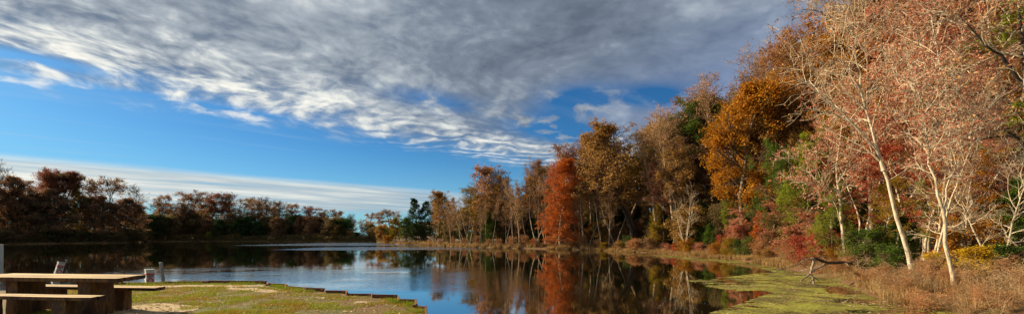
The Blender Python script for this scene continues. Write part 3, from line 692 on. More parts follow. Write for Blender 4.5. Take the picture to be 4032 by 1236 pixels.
# bulkhead boards along the lawn's edge
m, t, out = new_mat('bulkhead_board'); tc = t.node('ShaderNodeTexCoord'); s = t.sep(tc.outputs['Object'])
n = t.noise(t.xyz(t.mul(s[0], 3), t.mul(s[1], 3), t.mul(s[2], 30)), 1.0, 5, .6)
principled(t, out, t.ramp(n, [(.3, lin((66,36,22))), (.6, lin((116,72,44))), (.8, lin((150,118,82)))]), .85, Normal=t.bump(n, .5, .01)); BOARD = m
for i in range(4, len(ED)-1):
    a = np.array(ED[i]); b = np.array(ED[i+1]); L_ = np.linalg.norm(b-a); d = (b-a)/L_; nrm = np.array([-d[1], d[0]])
    if L_ < .05: continue
    hh = LAWN+.075+.02*math.sin(i*2.1); th = .045
    c4 = [a+nrm*.002, b+nrm*.002, b+nrm*th, a+nrm*th]
    mid_ = (a+b)/2; short = L_ < .55
    rt = thing('bulkhead_board', (mid_[0], mid_[1], 0), None, 'retaining board', 'stepped boards that hold the lawn edge'); rt['_k'] = i
    part('board', box_mesh('board', [quadbox([tuple(c) for c in c4], -1.2, hh)], BOARD, .006), rt)
    e4 = [b-d*.07-nrm*.06, b-nrm*.06, b-nrm*.001, b-d*.07-nrm*.001]
    if not short: part('stake', box_mesh('stake', [quadbox([tuple(c) for c in e4], -.6, hh-.02)], BOARD, .006), rt)
    nm = ['first','second','third','fourth','fifth','sixth','seventh','eighth','ninth','tenth','eleventh','twelfth','thirteenth','fourteenth','fifteenth','sixteenth','seventeenth','eighteenth','nineteenth','twentieth','twenty-first','twenty-second','twenty-third','twenty-fourth','twenty-fifth']
    del rt['_k']
    rt['label'] = ('%s brown board edging the lawn at the water, %s counted from the left' % ('short' if short else 'long', nm[i-4]))

# shed far behind the far shore
sx, sy = XD(926, 165), 165.0; sz = gz(sx, sy)
sh = thing('shed', (sx, sy, sz), 'small white shed glimpsed between trunks far behind the far shore', 'shed')
WALLM = paint('shed_white', (214,212,204), (190,186,176)); ROOFM = paint('shed_roof', (90,88,86), (110,106,100))
def loc(me): return me
for nme, bx_, mt in (('wall', [quadbox([(-2.2,-1.6),(2.2,-1.6),(2.2,1.6),(-2.2,1.6)], -.3, 4.9)], WALLM), ('door', [quadbox([(-.5,-1.64),(.5,-1.64),(.5,-1.602),(-.5,-1.602)], 0, 2.1)], ROOFM),
                     ('roof', [[(-2.5,-1.9,4.9),(2.5,-1.9,4.9),(2.5,1.9,4.9),(-2.5,1.9,4.9),(-2.5,-.05,6.0),(2.5,-.05,6.0),(2.5,.05,6.0),(-2.5,.05,6.0)]], ROOFM)):
    link(nme, box_mesh(nme, bx_, mt, 0), sh)

# dead branch fallen into the duckweed
def pxpath(pts, D0): return [(XD(a, D0+dd), D0+dd, ZD(b, D0+dd)) for a, b, dd in pts]
DB = 15.6
limbs = [([(3480,1046,2.4),(3380,1038,1.6),(3310,1032,.9),(3250,1036,.3),(3232,1024,.1),(3203,1014,0)], .085, .05),
 ([(3203,1014,0),(3206,1030,0),(3197,1052,0),(3194,1075,-.1),(3202,1095,-.2),(3205,1118,-.3)], .05, .028),
 ([(3250,1036,.3),(3236,1048,.1),(3214,1058,0),(3200,1070,-.1)], .04, .02),
 ([(3197,1070,0),(3180,1084,-.2),(3160,1098,-.3),(3152,1106,-.4),(3162,1116,-.4)], .033, .014),
 ([(3200,1090,-.2),(3216,1098,-.3),(3232,1112,-.4)], .024, .01), ([(3203,1094,-.2),(3194,1106,-.3),(3189,1114,-.4)], .026, .012),
 ([(3205,1060,0),(3220,1052,.2),(3216,1030,.2)], .018, .008),
 ([(3188,1019,0),(3165,1024,-.1),(3146,1036,-.2),(3120,1046,-.3),(3090,1056,-.4),(3060,1066,-.5),(3020,1080,-.6)], .026, .008),
 ([(3203,1014,0),(3188,1019,0)], .03, .026),
 ([(3146,1036,-.2),(3168,1046,-.2),(3182,1058,-.1)], .014, .007), ([(3090,1056,-.4),(3060,1060,-.6),(3030,1062,-.7),(3000,1066,-.8)], .014, .005),
 ([(3060,1066,-.5),(3040,1078,-.6),(3022,1089,-.7)], .011, .005), ([(3186,1058,0),(3150,1066,.3),(3110,1066,.5),(3070,1058,.7)], .018, .007),
 ([(3186,1078,.2),(3140,1080,.5),(3090,1086,.6),(3066,1090,.6)], .017, .007),
 ([(3310,1032,.9),(3340,1040,.6),(3336,1056,.4)], .018, .008), ([(3380,1038,1.6),(3396,1050,1.2),(3394,1090,.8)], .02, .01)]
root = thing('fallen_branch', (XD(3204, DB), DB, 0), 'dark forked dead branch dipping into the green duckweed from the bank', 'dead branch')
def limb_mesh(lst):
    ps, rr = [], []
    for pts, r0_, r1_ in lst:
        A = np.array(pxpath(pts, DB)); seg = np.linalg.norm(np.diff(A, axis=0), axis=1); cu = np.r_[0, np.cumsum(seg)]; x = np.linspace(0, cu[-1], 12)
        p = np.stack([np.interp(x, cu, A[:, k]) for k in range(3)], 1); p[1:-1] += rs.normal(0, .008, (10, 3)); ps.append(p); rr.append(1.08*np.linspace(r0_, r1_, 12)*(1+rs.normal(0, .06, 12)))
    return tubes(np.stack(ps)-np.array(root.location), np.stack(rr), 8)
link('trunk', mesh_from('trunk', *limb_mesh(limbs[:1]), [BARK['dark']], True), root)
link('branches', mesh_from('branches', *limb_mesh(limbs[1:]), [BARK['grey']], True), root)
# ------------------------------------------------------------ trees, placed where the photograph shows them
random.seed(12)
def T(key, name, px, top, off, label, group=None, leaf=None, bark=None, rot=None, wide=1.0, cat='tree', D=None, tilt=0.):
    D = D if D is not None else shore(px)+off
    x = XD(px, D); z = gz(x, D); h = ZD(top, D)-z
    return plant(key, name, x, D, z, h, label, cat, group, leaf, bark, rot, wide, px, tilt)
ru = random.uniform
# ---- far shore, left: tall masses
FL = 'trees of the left shore'
T('far_bare','bare_tree',10,633,9,'bare branching tree at the very left edge of the far shore',FL,bark='dark')
T('oak','red_oak',112,658,7,'big dense dark red tree, tallest of the left shore',FL,leaf='darkred',bark='dark',wide=1.1)
T('umbrella_b','spreading_tree',262,684,8,'dark green-grey spreading tree right of the big dark red one',FL,leaf='darkmix',bark='dark',wide=1.5)
T('far_dense','ivy_tree',305,720,5,'dull green ivy-clad tree before the spreading dark crown',FL,leaf='olive',bark='dark',wide=.5)
T('umbrella_a','rusty_tree',396,732,6,'low rusty orange tree left of the broad forked one',FL,leaf='darkred',bark='dark',wide=1.2)
T('umbrella_b','forked_tree',472,704,6,'broad forked tree with thin reddish crown before the dip in the treeline',FL,leaf='dimrust',bark='dark',wide=1.5)
T('far_bare','bare_tree',560,728,10,'bare twiggy tree leaning over the dip in the left treeline',FL,bark='dark',wide=1.3)
T('far_bare','bare_tree',615,812,14,'thin bare treetop low in the dip of the treeline',FL,bark='dark')
for px, top, w_ in ((-60,700,1.2),(40,752,1.1),(112,760,1.1),(190,740,1.2),(235,790,1.2),(330,775,1.1),(372,802,1.2),(405,770,1.0),(70,700,1.0),(490,780,1.1),(452,800,1.2),(530,806,1.2),(590,850,1.2),(150,800,1.3)):
    T('far_dense','shoreline_tree',px,top,ru(2,5),'dim brown-green bushy tree low on the left shore, {ord} from the left','dim bushy trees of the left shore',leaf=random.choice(['darkmix','dimrust','darkmix','dimrust']),wide=w_*1.1)
# ---- far shore: row of tall crowned trees
row = [(645,769,'a','dimrust'),(690,800,'c','dimrust'),(733,771,'a','dimrust'),(785,755,'b','dimrust'),(832,760,'a','darkred'),(879,762,'a','dimrust'),(915,757,'x',None),(966,778,'b','brown'),(1005,790,'a','dimrust'),
       (1052,774,'x',None),(1100,789,'x',None),(1096,812,'a','dimrust'),(1148,803,'a','dimrust'),(1206,811,'b','darkred'),(1254,820,'c','dimrust'),(1318,824,'b','dimrust'),(1358,850,'x',None),(1386,838,'x',None),
       (1420,862,'c','tan'),(1462,838,'b','golden'),(1500,834,'a','golden'),(1538,825,'b','brown'),(1572,832,'c','brown'),(1600,830,'x',None)]
for px, top, k_, lf in row:
    key = {'a':'umbrella_a','b':'umbrella_b','c':'umbrella_c','x':'far_bare'}[k_]
    lab = {'a':'tall thin tree with a flat rusty crown, {ord} from the left in the far row','b':'tall tree with a broad rusty crown, {ord} from the left in the far row','c':'slim open-crowned tree, {ord} from the left in the far row','x':'bare dark tree with upswept twigs, {ord} from the left in the far row'}[k_]
    off = ru(6,14) if px < 1400 else ru(22,40)
    T(key,'tall_tree' if k_ != 'x' else 'bare_tree',px,top,off,lab,'tall trees of the far shore',leaf=lf,wide=ru(1.25,1.55) if k_ != 'b' else ru(1.35,1.7))
for i in range(24):
    px = 620+i*34+ru(-12,12)
    T(random.choice(['umbrella_a','umbrella_c','umbrella_c','far_bare']),'slender_tree',px,np.interp(px,[600,1000,1300,1450],[796,800,830,868])+ru(-28,14),ru(16,30),'slender dark-trunked tree in the second row of the far shore, {ord} from the left','second row of the far shore',leaf=random.choice(['dimrust','darkmix','dimrust']),wide=ru(1.2,1.7))
# understorey of the far shore
for i in range(42):
    px = 585+i*23.5+ru(-8,8); base = np.interp(px,[580,700,1000,1300,1400,1500],[855,868,872,884,905,918])
    if 1395 < px < 1445: base = 930
    T('far_shrub','shoreline_shrub',px,base+ru(-38,14),ru(2.5,9),'dark rounded shrub under the far row of trees, {ord} from the left','dark shrubs under the far trees',leaf=random.choice(['darkmix','darkmix','darkgreen','dimrust','brown','darkmix']),wide=ru(.8,1.6),cat='shrub')
for i in range(22):
    px = -40+i*29+ru(-8,8)
    T('far_shrub','shoreline_shrub',px,ru(895,925),ru(.8,2.2),'low dark shrub at the left waterline, {ord} from the left','low shrubs at the left waterline',leaf=random.choice(['darkmix','darkgreen','dimrust','darkmix']),wide=ru(1.6,2.4),cat='shrub')
T('far_shrub','yellow_green_bush',822,912,1.5,'small bright yellow-green bush at the foot of the far shore','bright far bushes',leaf='limegreen',wide=.8,cat='shrub')
T('far_shrub','yellow_green_bush',935,916,1.8,'second, duller yellow-green bush on the far shore','bright far bushes',leaf='olive',wide=.8,cat='shrub')
for px in (345,450,520): T('far_shrub','rusty_bush',px,946,.8,'small rusty bush at the left waterline, {ord} from the left','rusty bushes at the left waterline',leaf='darkred',wide=1.8,cat='shrub')
# ---- point of land in the middle
PT = 'trees on the wooded point'
T('far_dense','golden_bush',1556,856,2.2,'round golden-olive bush at the tip of the wooded point',PT,leaf='olive',wide=1.25,cat='tree')
T('shrub_leafy','golden_bush',1524,925,.6,'low bright golden shrub at the very tip of the wooded point',PT,leaf='golden',wide=2.2,cat='shrub')
T('far_dense','green_bush',1600,856,3,'dark olive bush just behind the golden one on the point',PT,leaf='green',wide=1.5)
T('spruce','spruce',1637,781,5,'taller of the two dark spruces rising above the point',PT,wide=1.5)
T('spruce','spruce',1669,792,9,'shorter of the two dark spruces rising above the point',PT,wide=1.45)
T('far_dense','evergreen_tree',1650,880,4,'dark evergreen mass beneath the two spruces',PT,leaf='darkgreen',wide=2.0)
T('mid_leafy_b','rusty_tree',1710,812,6,'rusty thin tree just right of the two spruces',PT,leaf='dimrust')
T('mid_leafy_a','reddish_tree',1748,790,7,'reddish-tinted round tree beginning the right bank woods',PT,leaf='russet')
T('shrub_twiggy','bare_bush',1735,938,1.0,'pale grey brush pile at the water right of the spruces',PT,bark='grey',leaf='tan',wide=2.2,cat='shrub')
T('shrub_twiggy','bare_bush',1690,942,1.2,'smaller grey brush at the water beneath the spruces',PT,bark='grey',leaf='tan',wide=1.8,cat='shrub')
# ---- right bank, back rows making the skyline
RB = 'skyline trees of the right bank'
sky_row = [(1730,768,'evergreen','pine','darkgreen',10),(1790,752,'leafy','mid_leafy_a','brown',9),(1845,722,'leafy','mid_leafy_b','olive',8),(1893,715,'leafy','mid_leafy_a','olive',7),(1925,702,'bare','mid_bare_a',None,8),
 (1962,660,'bare','mid_bare_a',None,7),(2010,652,'leafy','mid_leafy_a','russet',9),(2050,648,'leafy','mid_leafy_a','brown',8),(2096,634,'bare','mid_bare_a',None,10),(2135,618,'bare','mid_bare_b',None,8),(2180,592,'bare','mid_bare_a',None,9),
 (2252,556,'leafy','mid_leafy_b','darkred',8),(2300,562,'bare','mid_bare_a',None,9),(2355,522,'bare','mid_bare_a',None,9),(2405,532,'leafy','mid_leafy_b','dimrust',8),(2462,500,'leafy','mid_leafy_a','olive',8),(2505,500,'leafy','mid_leafy_a','brown',6),
 (2552,455,'bare','mid_bare_a',None,10),(2600,450,'bare','mid_bare_b',None,9),(2655,420,'bare','mid_bare_a',None,10),(2700,430,'leafy','mid_leafy_b','dimrust',11),(2745,392,'evergreen','pine','green',13),(2800,350,'leafy','mid_leafy_b','dimrust',14),
 (2862,282,'bare','mid_bare_a',None,12),(2935,222,'bare','mid_bare_a',None,13),(2985,235,'leafy','mid_leafy_b','tan',13),(3040,184,'bare','mid_bare_a',None,12),(3100,168,'bare','mid_bare_a',None,13),(3165,150,'leafy','near_russet_b','tan',12),
 (3235,96,'leafy','near_russet_b','tan',13),(3290,66,'leafy','near_russet_b','russet',13)]
for px, top, w_, key, lf, off in sky_row:
    lab = {'bare':'bare pink-twigged tree against the sky, {ord} from the left on the right bank','leafy':'tall autumn-leaved tree on the right bank skyline, {ord} from the left','evergreen':'dark evergreen top in the right bank skyline, {ord} from the left'}[w_]
    T(key,{'bare':'bare_tree','leafy':'autumn_tree','evergreen':'pine_tree'}[w_],px,top,off,lab,RB,leaf=lf,wide=ru(1.25,1.55) if px < 2900 else ru(.95,1.15))
# trees filling the wood behind
for i in range(40):
    px = 1760+i*57+ru(-20,20); top = np.interp(px,[1700,1900,2100,2360,2650,2850,3100,3300,3500,4032],[800,735,665,560,470,350,235,120,30,-150])+ru(10,120)
    T(random.choice(['mid_leafy_a','mid_leafy_b','mid_leafy_a','pine','mid_bare_b']),'woodland_tree',px,top,ru(14,26),'tree deep in the wood behind the right bank, {ord} from the left','trees deep in the right wood',leaf=random.choice(['brown','russet','olive','green','brown','golden']),wide=ru(1.0,1.4))
for i in range(30):
    px = 1690+i*80+ru(-30,30)
    T('evergreen_fill','evergreen_tree',px,np.interp(px,[1700,2200,2800,3300,4032],[880,840,760,640,480])+ru(-30,60),ru(8,17),'dark evergreen filling the shade of the right wood, {ord} from the left','dark evergreens in the right wood',leaf=random.choice(['darkgreen','darkgreen','green','darkmix']),wide=ru(.9,1.3))
# ---- right bank, front row
FR = 'front trees of the right bank'
T('mid_bare_b','grey_tree',1775,800,3,'thin grey twiggy tree at the left end of the right bank',FR)
T('mid_bare_b','grey_tree',1815,772,2.5,'grey leaning tree left of the olive-yellow one',FR,tilt=.12,rot=3.1)
T('mid_leafy_b','olive_tree',1875,745,3,'olive-yellow leafy tree near the left end of the right bank',FR,leaf='olive',wide=.9)
T('slim_lean','slim_tree',1832,800,2,'slim pale twin-stemmed tree leaning over the bank left of the olive tree',FR)
T('slim_pale','slim_tree',1915,790,2,'slim pale trunk directly right of the olive-yellow tree',FR)
T('mid_leafy_b','dark_tree',1968,668,5,'tall dark-trunked tree with bare forked top right of the olive tree',FR,bark='dark',leaf='brown')
T('mid_bare_b','grey_tree',2020,700,3,'wide grey twiggy tree midway between the olive tree and orange cypress',FR,wide=1.1)
T('slim_lean','birch',2108,720,2,'pale birch leaning left beside the orange cypress',FR,bark='white',wide=1.1)
T('slim_pale','birch',2122,705,2.5,'upright white birch immediately left of the orange cypress',FR,bark='white')
T('cypress','bald_cypress',2205,640,.9,'bright orange cone-shaped cypress at the water edge',FR,wide=1.25)
T('shrub_leafy','orange_bush',2098,940,1.0,'small rusty bush left of the orange cypress foot',FR,leaf='orange',wide=1.0,cat='shrub')
for i, px in enumerate((2268,2282,2296,2318,2338,2365,2398,2425)):
    T(['slim_pale','slim_pale','mid_bare_b','slim_lean'][i % 4],'slim_tree',px,690+ru(-40,40)-i*8,ru(1.2,2.4),'slim pale trunk right of the orange cypress, {ord} of its row from the left','slim pale trunks right of the cypress',bark=['grey','grey','pale'][i % 3])
for i, px in enumerate((1790,1850,1890,1940,1990,2045,2070,2150)):
    T(['slim_pale','slim_lean','mid_bare_b'][i % 3],'slim_tree',px,825-i*16+ru(-20,20),ru(1.2,2.4),'slim grey trunk left of the orange cypress, {ord} of its row','slim trunks left of the cypress',bark=['grey','pale'][i % 2])
T('mid_leafy_a','brown_tree',2330,590,5,'big brown-leaved tree close right of the orange cypress',FR,leaf='brown',wide=1.3)
T('mid_leafy_b','rusty_tree',2410,560,5,'rusty-leaved tree between the cypress and the dark forked oak',FR,leaf='russet',wide=1.3)
T('mid_leafy_a','forked_oak',2500,510,4.5,'dark forked oak with brown-orange crown, left of the pale-limbed bare trees',FR,leaf='brown',bark='dark',wide=1.6)
T('mid_bare_a','bare_tree',2585,500,4,'large bare tree with pale crooked limbs right of the forked oak',FR,bark='pale',wide=1.4)
T('mid_bare_a','bare_tree',2660,470,5,'large bare tree with pale limbs left of the golden oak',FR,bark='pale',wide=1.4)
T('mid_leafy_b','reddish_tree',2610,640,4,'pinkish red-leaved tree behind the white bare tree',FR,leaf='pinkred',wide=.9)
T('mid_leafy_a','yellow_tree',2560,800,2.2,'yellow-olive small tree left of the white bare tree',FR,leaf='olive',wide=.8)
T('shrub_leafy','yellow_tree',2590,880,1.8,'olive-yellow leafy bush at the foot of the white bare tree',FR,leaf='olive',wide=1.2,cat='shrub')
T('shrub_leafy','green_bush',2468,925,1.6,'small pale green bush on the bank under the forked oak',FR,leaf='green',wide=1.2,cat='shrub')
T('white_multi','white_tree',2700,722,1.2,'white-barked bare tree of several stems near the water',FR,wide=1.15,rot=.6)
T('mid_leafy_b','green_tree',2865,780,2.6,'yellow-green leafy tree left of the golden oak trunk',FR,leaf='limegreen',wide=1.0)
T('evergreen_fill','green_tree',2790,880,2.2,'dark round evergreen bush behind the white bare tree',FR,leaf='green',wide=.9)
T('oak','golden_oak',2925,405,5.5,'great golden-orange oak with thick grey trunk, largest crown of the bank',FR,leaf='golden',wide=1.05,rot=1.0)
T('oak','brown_oak',3110,400,9,'shaded dark brown oak right behind the golden oak',FR,leaf='brown',bark='dark',wide=.8)
T('shrub_leafy','russet_tree',3010,830,3,'orange-leaved sapling right of the golden oak trunk',FR,leaf='orange',wide=1.0,cat='shrub')
for px, top, off, lf, nm in ((2850,925,1.6,'scarlet','crimson bush at the foot of the golden oak'),(2900,880,2.0,'pinkred','rosy-leaved bush below the golden oak crown'),(2790,975,1.0,'pinkred','low red bush right of the white bare tree'),(2990,900,2.2,'orange','orange bush right of the golden oak foot'),
                            (2655,958,.8,'scarlet','small red bush at the waterline left of the white bare tree'),(2700,962,.8,'yellow','tiny yellow shrub before the white bare tree'),(3055,900,2.6,'tan','pink-leaved bush between golden oak and pine boughs'),
                            (2440,960,2.2,'darkgreen','dark low bush under the forked oak'),(2290,950,2.2,'green','dark green bush right of the cypress foot'),(2345,930,2.8,'darkgreen','larger dark evergreen shrub right of the cypress'),(2030,935,2.2,'darkgreen','dark shrub in the shade left of the cypress')):
    T('shrub_leafy','leafy_bush',px,top,off,nm,'leafy bushes along the right bank',leaf=lf,wide=1.2,cat='shrub')
T('mid_leafy_b','rusty_tree',2690,560,6.0,'thin rusty tree just left of the golden oak crown',FR,leaf='brown',wide=1.4)
T('near_russet_a','sapling',2900,820,2.2,'pink-leaved sapling beneath the golden oak',FR,leaf='pinkred',wide=1.5)
T('near_russet_a','sapling',3035,790,2.4,'rosy sapling with flat sprays right of the golden oak trunk',FR,leaf='pinkred',wide=1.7)
T('near_russet_a','sapling',3120,760,3.2,'tall rosy sapling between the two green pines',FR,leaf='pinkred',wide=1.6)
T('near_russet_a','sapling',3225,830,3.4,'salmon sapling close left of the small lime-green pine',FR,leaf='pinkred',wide=1.5)
T('pine_bough','pine_tree',3070,560,3.0,'bright green pine with layered boughs right of the golden oak',FR,leaf='green',wide=.9)
T('pine_bough','pine_tree',3175,490,4.6,'yellow-green pine top amid bare pink twigs',FR,leaf='limegreen',wide=.8)
T('pine_bough','pine_tree',3275,720,2.2,'small lime-green pine with flat boughs above the dead branch',FR,leaf='limegreen',wide=.85)
# ---- right foreground wood
FW = 'foreground trees of the right wood'
fg = [('near_russet_b',3190,250,10,'brown','tan'),('near_russet_a',3270,330,9,'brown','pale'),('near_russet_b',3345,120,14,'brown','grey'),('near_russet_a',3430,60,13,'golden','pale'),('near_oak',3450,-20,17,'golden','grey'),
      ('near_russet_a',3630,-90,11,'pinkred','pale'),('near_russet_b',3700,-100,14,'brown','pale'),('near_russet_a',3800,-120,12,'pinkred','grey'),('near_russet_b',3890,-160,13,'brown','pale'),('near_oak',3930,-420,12,'brown','grey'),
      ('near_russet_a',4000,-200,10,'pinkred','pale'),('near_russet_b',4100,-200,10,'russet','pale'),('near_russet_a',3570,400,9,'pinkred','pale'),('near_russet_a',3860,300,9,'golden','pale'),
      ('near_oak',3620,-200,18,'dimrust','grey'),('near_oak',3780,-300,18,'golden','grey'),('near_oak',4010,-400,18,'brown','grey'),('near_oak',3300,120,20,'brown','grey'),('near_oak',3540,20,24,'golden','grey')]
for key, px, top, off, lf, bk in fg:
    T(key,'russet_tree' if key != 'near_oak' else 'tall_oak',px,top,off,'twiggy russet-leaved tree of the right foreground, {ord} from the left' if key != 'near_oak' else 'tall brown-leaved oak behind the foreground twigs, {ord} oak from the left',FW,leaf=lf,bark=bk if bk in BARK else 'pale')
for i, (px, top, off) in enumerate(((3375,420,8),(3408,300,10),(3462,380,7),(3530,300,9),(3566,150,11),(3628,260,7),(3655,60,9),(3735,240,8),(3790,120,7),(3822,350,6.5),(3918,260,8),(3965,100,7),(3990,300,6),(4020,180,8))):
    T('near_pole','pole_tree',px,top,off,'slender pale pole-like tree of the right foreground, {ord} from the left','slender pale poles of the right foreground',bark=['white','pale','grey'][i % 3],leaf=['pinkred','golden','olive','russet','limegreen'][i % 5],wide=1.2)
for px, top, off, nm in ((3660,420,4.5,'bare twiggy tree right of the leaning birch'),(3940,500,4,'bare twiggy tree near the right edge')):
    T('near_bare','bare_tree',px,top,off,nm,FW)
# birches with the trunks the photograph shows
def birch(key, D, stems, label, n1=12, leaf='pinkred', leaves=3600, spread=.30, base=None, bark='pale', seed=1, cb=.36, lsize=.10, group='pale birch trunks of the foreground'):
    px0, py0 = stems[0][0][0]; x0 = XD(px0, D); z0 = gz(x0, D)-.1
    tp = []
    for pts, r_ in stems:
        P_ = [(XD(px_, D)-x0, (ZD(py_, D)-z0)*.05, ZD(py_, D)-z0) for i, (px_, py_) in enumerate(pts)]; 
        if pts is stems[0][0]: P_[0] = (0, 0, 0)
        tp.append((P_, r_))
    H = max(p[-1][2] for p, _ in tp)
    proto(key, H=H, trunkpts=tp, n1=n1*len(tp), n2=8, n3=3, cb=cb, spread=spread, shape='vase', a1=(1.15, .5), leaves=leaves, lsize=lsize, jit=.06, bark=bark, twig='pale', leaf=leaf, seed=seed, tw=.009, wob=.15, k1=8)
    rt = plant(key, 'birch', x0, D, z0, H, label, 'tree', group, rot=0., px=px0); return rt
birch('birch_one', 16.0, [([(3595,1064),(3572,950),(3544,850),(3520,730),(3500,660),(3456,478),(3420,328),(3360,240),(3287,160)], .09), ([(3500,668),(3487,602),(3420,520),(3350,440),(3278,381),(3200,310),(3163,275)], .06), ([(3420,340),(3425,270),(3400,190),(3370,120)], .03)],
      'tallest white birch leaning left over the brown brush', seed=101, n1=9, leaf='russet', leaves=2200, bark='white')
birch('birch_two', 11.6, [([(3761,1168),(3748,1060),(3738,962),(3730,825),(3712,753),(3690,640),(3676,480),(3650,330)], .06), ([(3732,850),(3750,740),(3790,640),(3800,500)], .028)], 'slender pale birch standing nearest, at the end of the green film', seed=102, n1=12, leaves=2600, spread=.2, cb=.5, lsize=.07)
birch('birch_three', 16.5, [([(3895,1030),(3870,910),(3847,809),(3819,640),(3801,532),(3775,425),(3753,301),(3735,150),(3720,20)], .085), ([(3801,532),(3760,470),(3700,400),(3660,340)], .045)], 'white birch leaning left in the right part of the wood', seed=103, n1=10, bark='white')
birch('birch_four', 17.5, [([(3935,1030),(3911,841),(3890,740),(3880,640),(3900,500),(3905,380)], .06)], 'thin pale trunk beside the right-hand leaning birch', seed=104, n1=18)
birch('birch_five', 18.5, [([(3690,1010),(3684,850),(3680,700),(3672,520),(3676,300),(3660,100)], .14)], 'thick pale pinkish trunk behind the nearest birch', seed=105, bark='grey', n1=20)
birch('birch_six', 17.5, [([(3718,1000),(3708,850),(3690,740),(3660,600),(3650,420)], .085)], 'pale trunk bending left behind the nearest birch', seed=106)
birch('birch_seven', 19.0, [([(3332,1018),(3319,842),(3311,680),(3330,520),(3350,400)], .09), ([(3325,900),(3290,780),(3260,690)], .03)], 'pale upright trunk above the dead branch', seed=107)
birch('birch_eight', 17.0, [([(3860,1045),(3858,900),(3862,700),(3850,560)], .05)], 'very thin pale trunk left of the right-hand leaning birch', seed=108, n1=16)
birch('birch_nine', 21.0, [([(3213+230,1010),(3440,820),(3438,600),(3446,400),(3455,200),(3446,60)], .13)], 'grey straight trunk left of the tallest birch', seed=109, bark='grey', n1=18)
birch('limb_oak', 13.5, [([(4170,1100),(4150,800),(4120,640),(4090,300),(4080,0)], .2), ([(4130,640),(4032,524),(3960,530),(3880,541),(3800,545),(3720,528),(3600,500)], .06), ([(4090,330),(4000,200),(3930,150),(3860,60),(3830,10)], .07), ([(4032,524),(3950,480),(3860,430),(3760,400)], .035)], 'dark limbs of a tree reaching in from the right edge', seed=110, bark='dark', n1=9, leaves=2500, spread=.16, group='trees cut by the right edge', leaf='russet')
birch('tall_top', 27.0, [([(3448,1000),(3450,500),(3452,260),(3452,145),(3470,60),(3500,-60)], .22), ([(3452,200),(3380,120),(3330,60),(3260,14),(3190,9)], .09), ([(3452,150),(3510,80),(3540,-30)], .06), ([(3380,120),(3370,40),(3340,-50)], .05)], 'tall dark tree whose bare limbs reach left against the sky', seed=111, bark='dark', n1=14, leaves=5000, spread=.16, group='trees cut by the top edge', leaf='russet')
T('near_russet_a','sapling',3470,700,5.5,'thin olive-yellow sapling left of the tallest birch',FW,leaf='olive',wide=1.3)
T('near_russet_a','sapling',3640,560,5.5,'red-leaved sapling between the tallest and nearest birches',FW,leaf='scarlet',wide=1.3)
T('near_russet_a','sapling',3800,600,5.5,'golden sapling right of the nearest birch',FW,leaf='golden',wide=1.3)
T('near_russet_a','sapling',3950,520,5.5,'rosy sapling near the right edge',FW,leaf='pinkred',wide=1.3)
T('near_russet_a','sapling',3400,560,5.5,'red-leaved sapling above the green hollies',FW,leaf='scarlet',wide=1.3)
T('near_russet_a','sapling',3720,700,5.5,'lime-leaved sapling behind the nearest birch',FW,leaf='limegreen',wide=1.3)
# bushes and brush of the right foreground
UB = 'bushes of the right foreground'
for px, top, off, key, lf, nm, w_ in ((3120,880,3.2,'shrub_leafy','pinkred','pink-leaved shrub left of the dead branch',1.3),(3185,910,2.6,'bush_low','scarlet','scarlet-leaved spray left above the dead branch',1.0),(3240,900,3.5,'shrub_leafy','scarlet','red maple sapling above the dead branch',1.2),
      (3420,890,4.2,'shrub_leafy','green','green holly shrub behind the leaning birch',1.3),(3500,960,3.6,'shrub_leafy','green','dark green holly left of the leaning birch foot',1.2),(3360,950,3.6,'shrub_leafy','limegreen','green shrub right above the dead branch',1.1),
      (3835,965,2.6,'shrub_leafy','yellow','bright yellow bush right of the nearest birch',1.5),(3670,990,3.2,'shrub_leafy','yellow','smaller yellow bush left of the nearest birch',1.2),(3780,900,5,'shrub_leafy','golden','golden-brown shrub behind the bright yellow bush',1.5),
      (3960,860,5,'shrub_leafy','golden','golden shrub high at the right edge of the wood',1.6),(4020,700,4.5,'evergreen_fill','green','tall dark green holly at the right edge',.8),(3880,820,8,'evergreen_fill','limegreen','second holly standing behind the right-hand birches',.8),(3990,960,3.2,'shrub_leafy','green','low dark green bush near the right edge',1.7),(3985,1080,1.8,'shrub_leafy','limegreen','yellow-green low bush at the right edge above the brown brush',1.2),
      (3870,960,4.4,'shrub_leafy','darkgreen','dark green bush behind the right-hand birches',1.6),(3560,850,8,'evergreen_fill','green','green holly tree deep behind the leaning birch',1.0),(3300,960,2.4,'bush_low','golden','low golden bush behind the dead branch',1.0),(3075,950,2.4,'bush_low','orange','low orange bush on the bank right of the golden oak',1.0),
      (3760,1080,1.6,'bush_low','orange','low reddish bush at the foot of the nearest birch',1.0),(3110,985,1.5,'bush_low','drygrass','low tan bush on the bank left of the dead branch',1.3),(3720,1196,.5,'bush_low','limegreen','small lime-green weeds at the end of the green film',.8)):
    T(key,'leafy_bush' if key != 'evergreen_fill' else 'holly_tree',px,top,off,nm,UB,leaf=lf,wide=w_,cat='shrub' if key != 'evergreen_fill' else 'tree')
for i in range(44):
    px = 2960+i*26+ru(-10,10); off = ru(.5,2.6)
    D_ = shore(px)+off; hgt = ru(.8,1.6)*(1.0 if px < 3150 else .55); x = XD(px,D_)
    plant('shrub_twiggy','brown_brush',x,D_,gz(x,D_)-.05,hgt,'brown twiggy brush on the right bank, {ord} clump from the left','shrub','brown brush clumps on the right bank',wide=ru(1.0,1.7),px=px)
for i in range(17):
    px = 2960+i*63+ru(-14,14); D_ = shore(px)+ru(.4,2.2); x = XD(px,D_)
    plant('arching_brush','bare_brush',x,D_,gz(x,D_)-.05,ru(.9,1.6)*(1 if px < 3300 else .8),'pale leafless arching brush on the right bank, {ord} from the left','shrub','pale arching brush on the right bank',wide=ru(1.0,1.6),px=px)
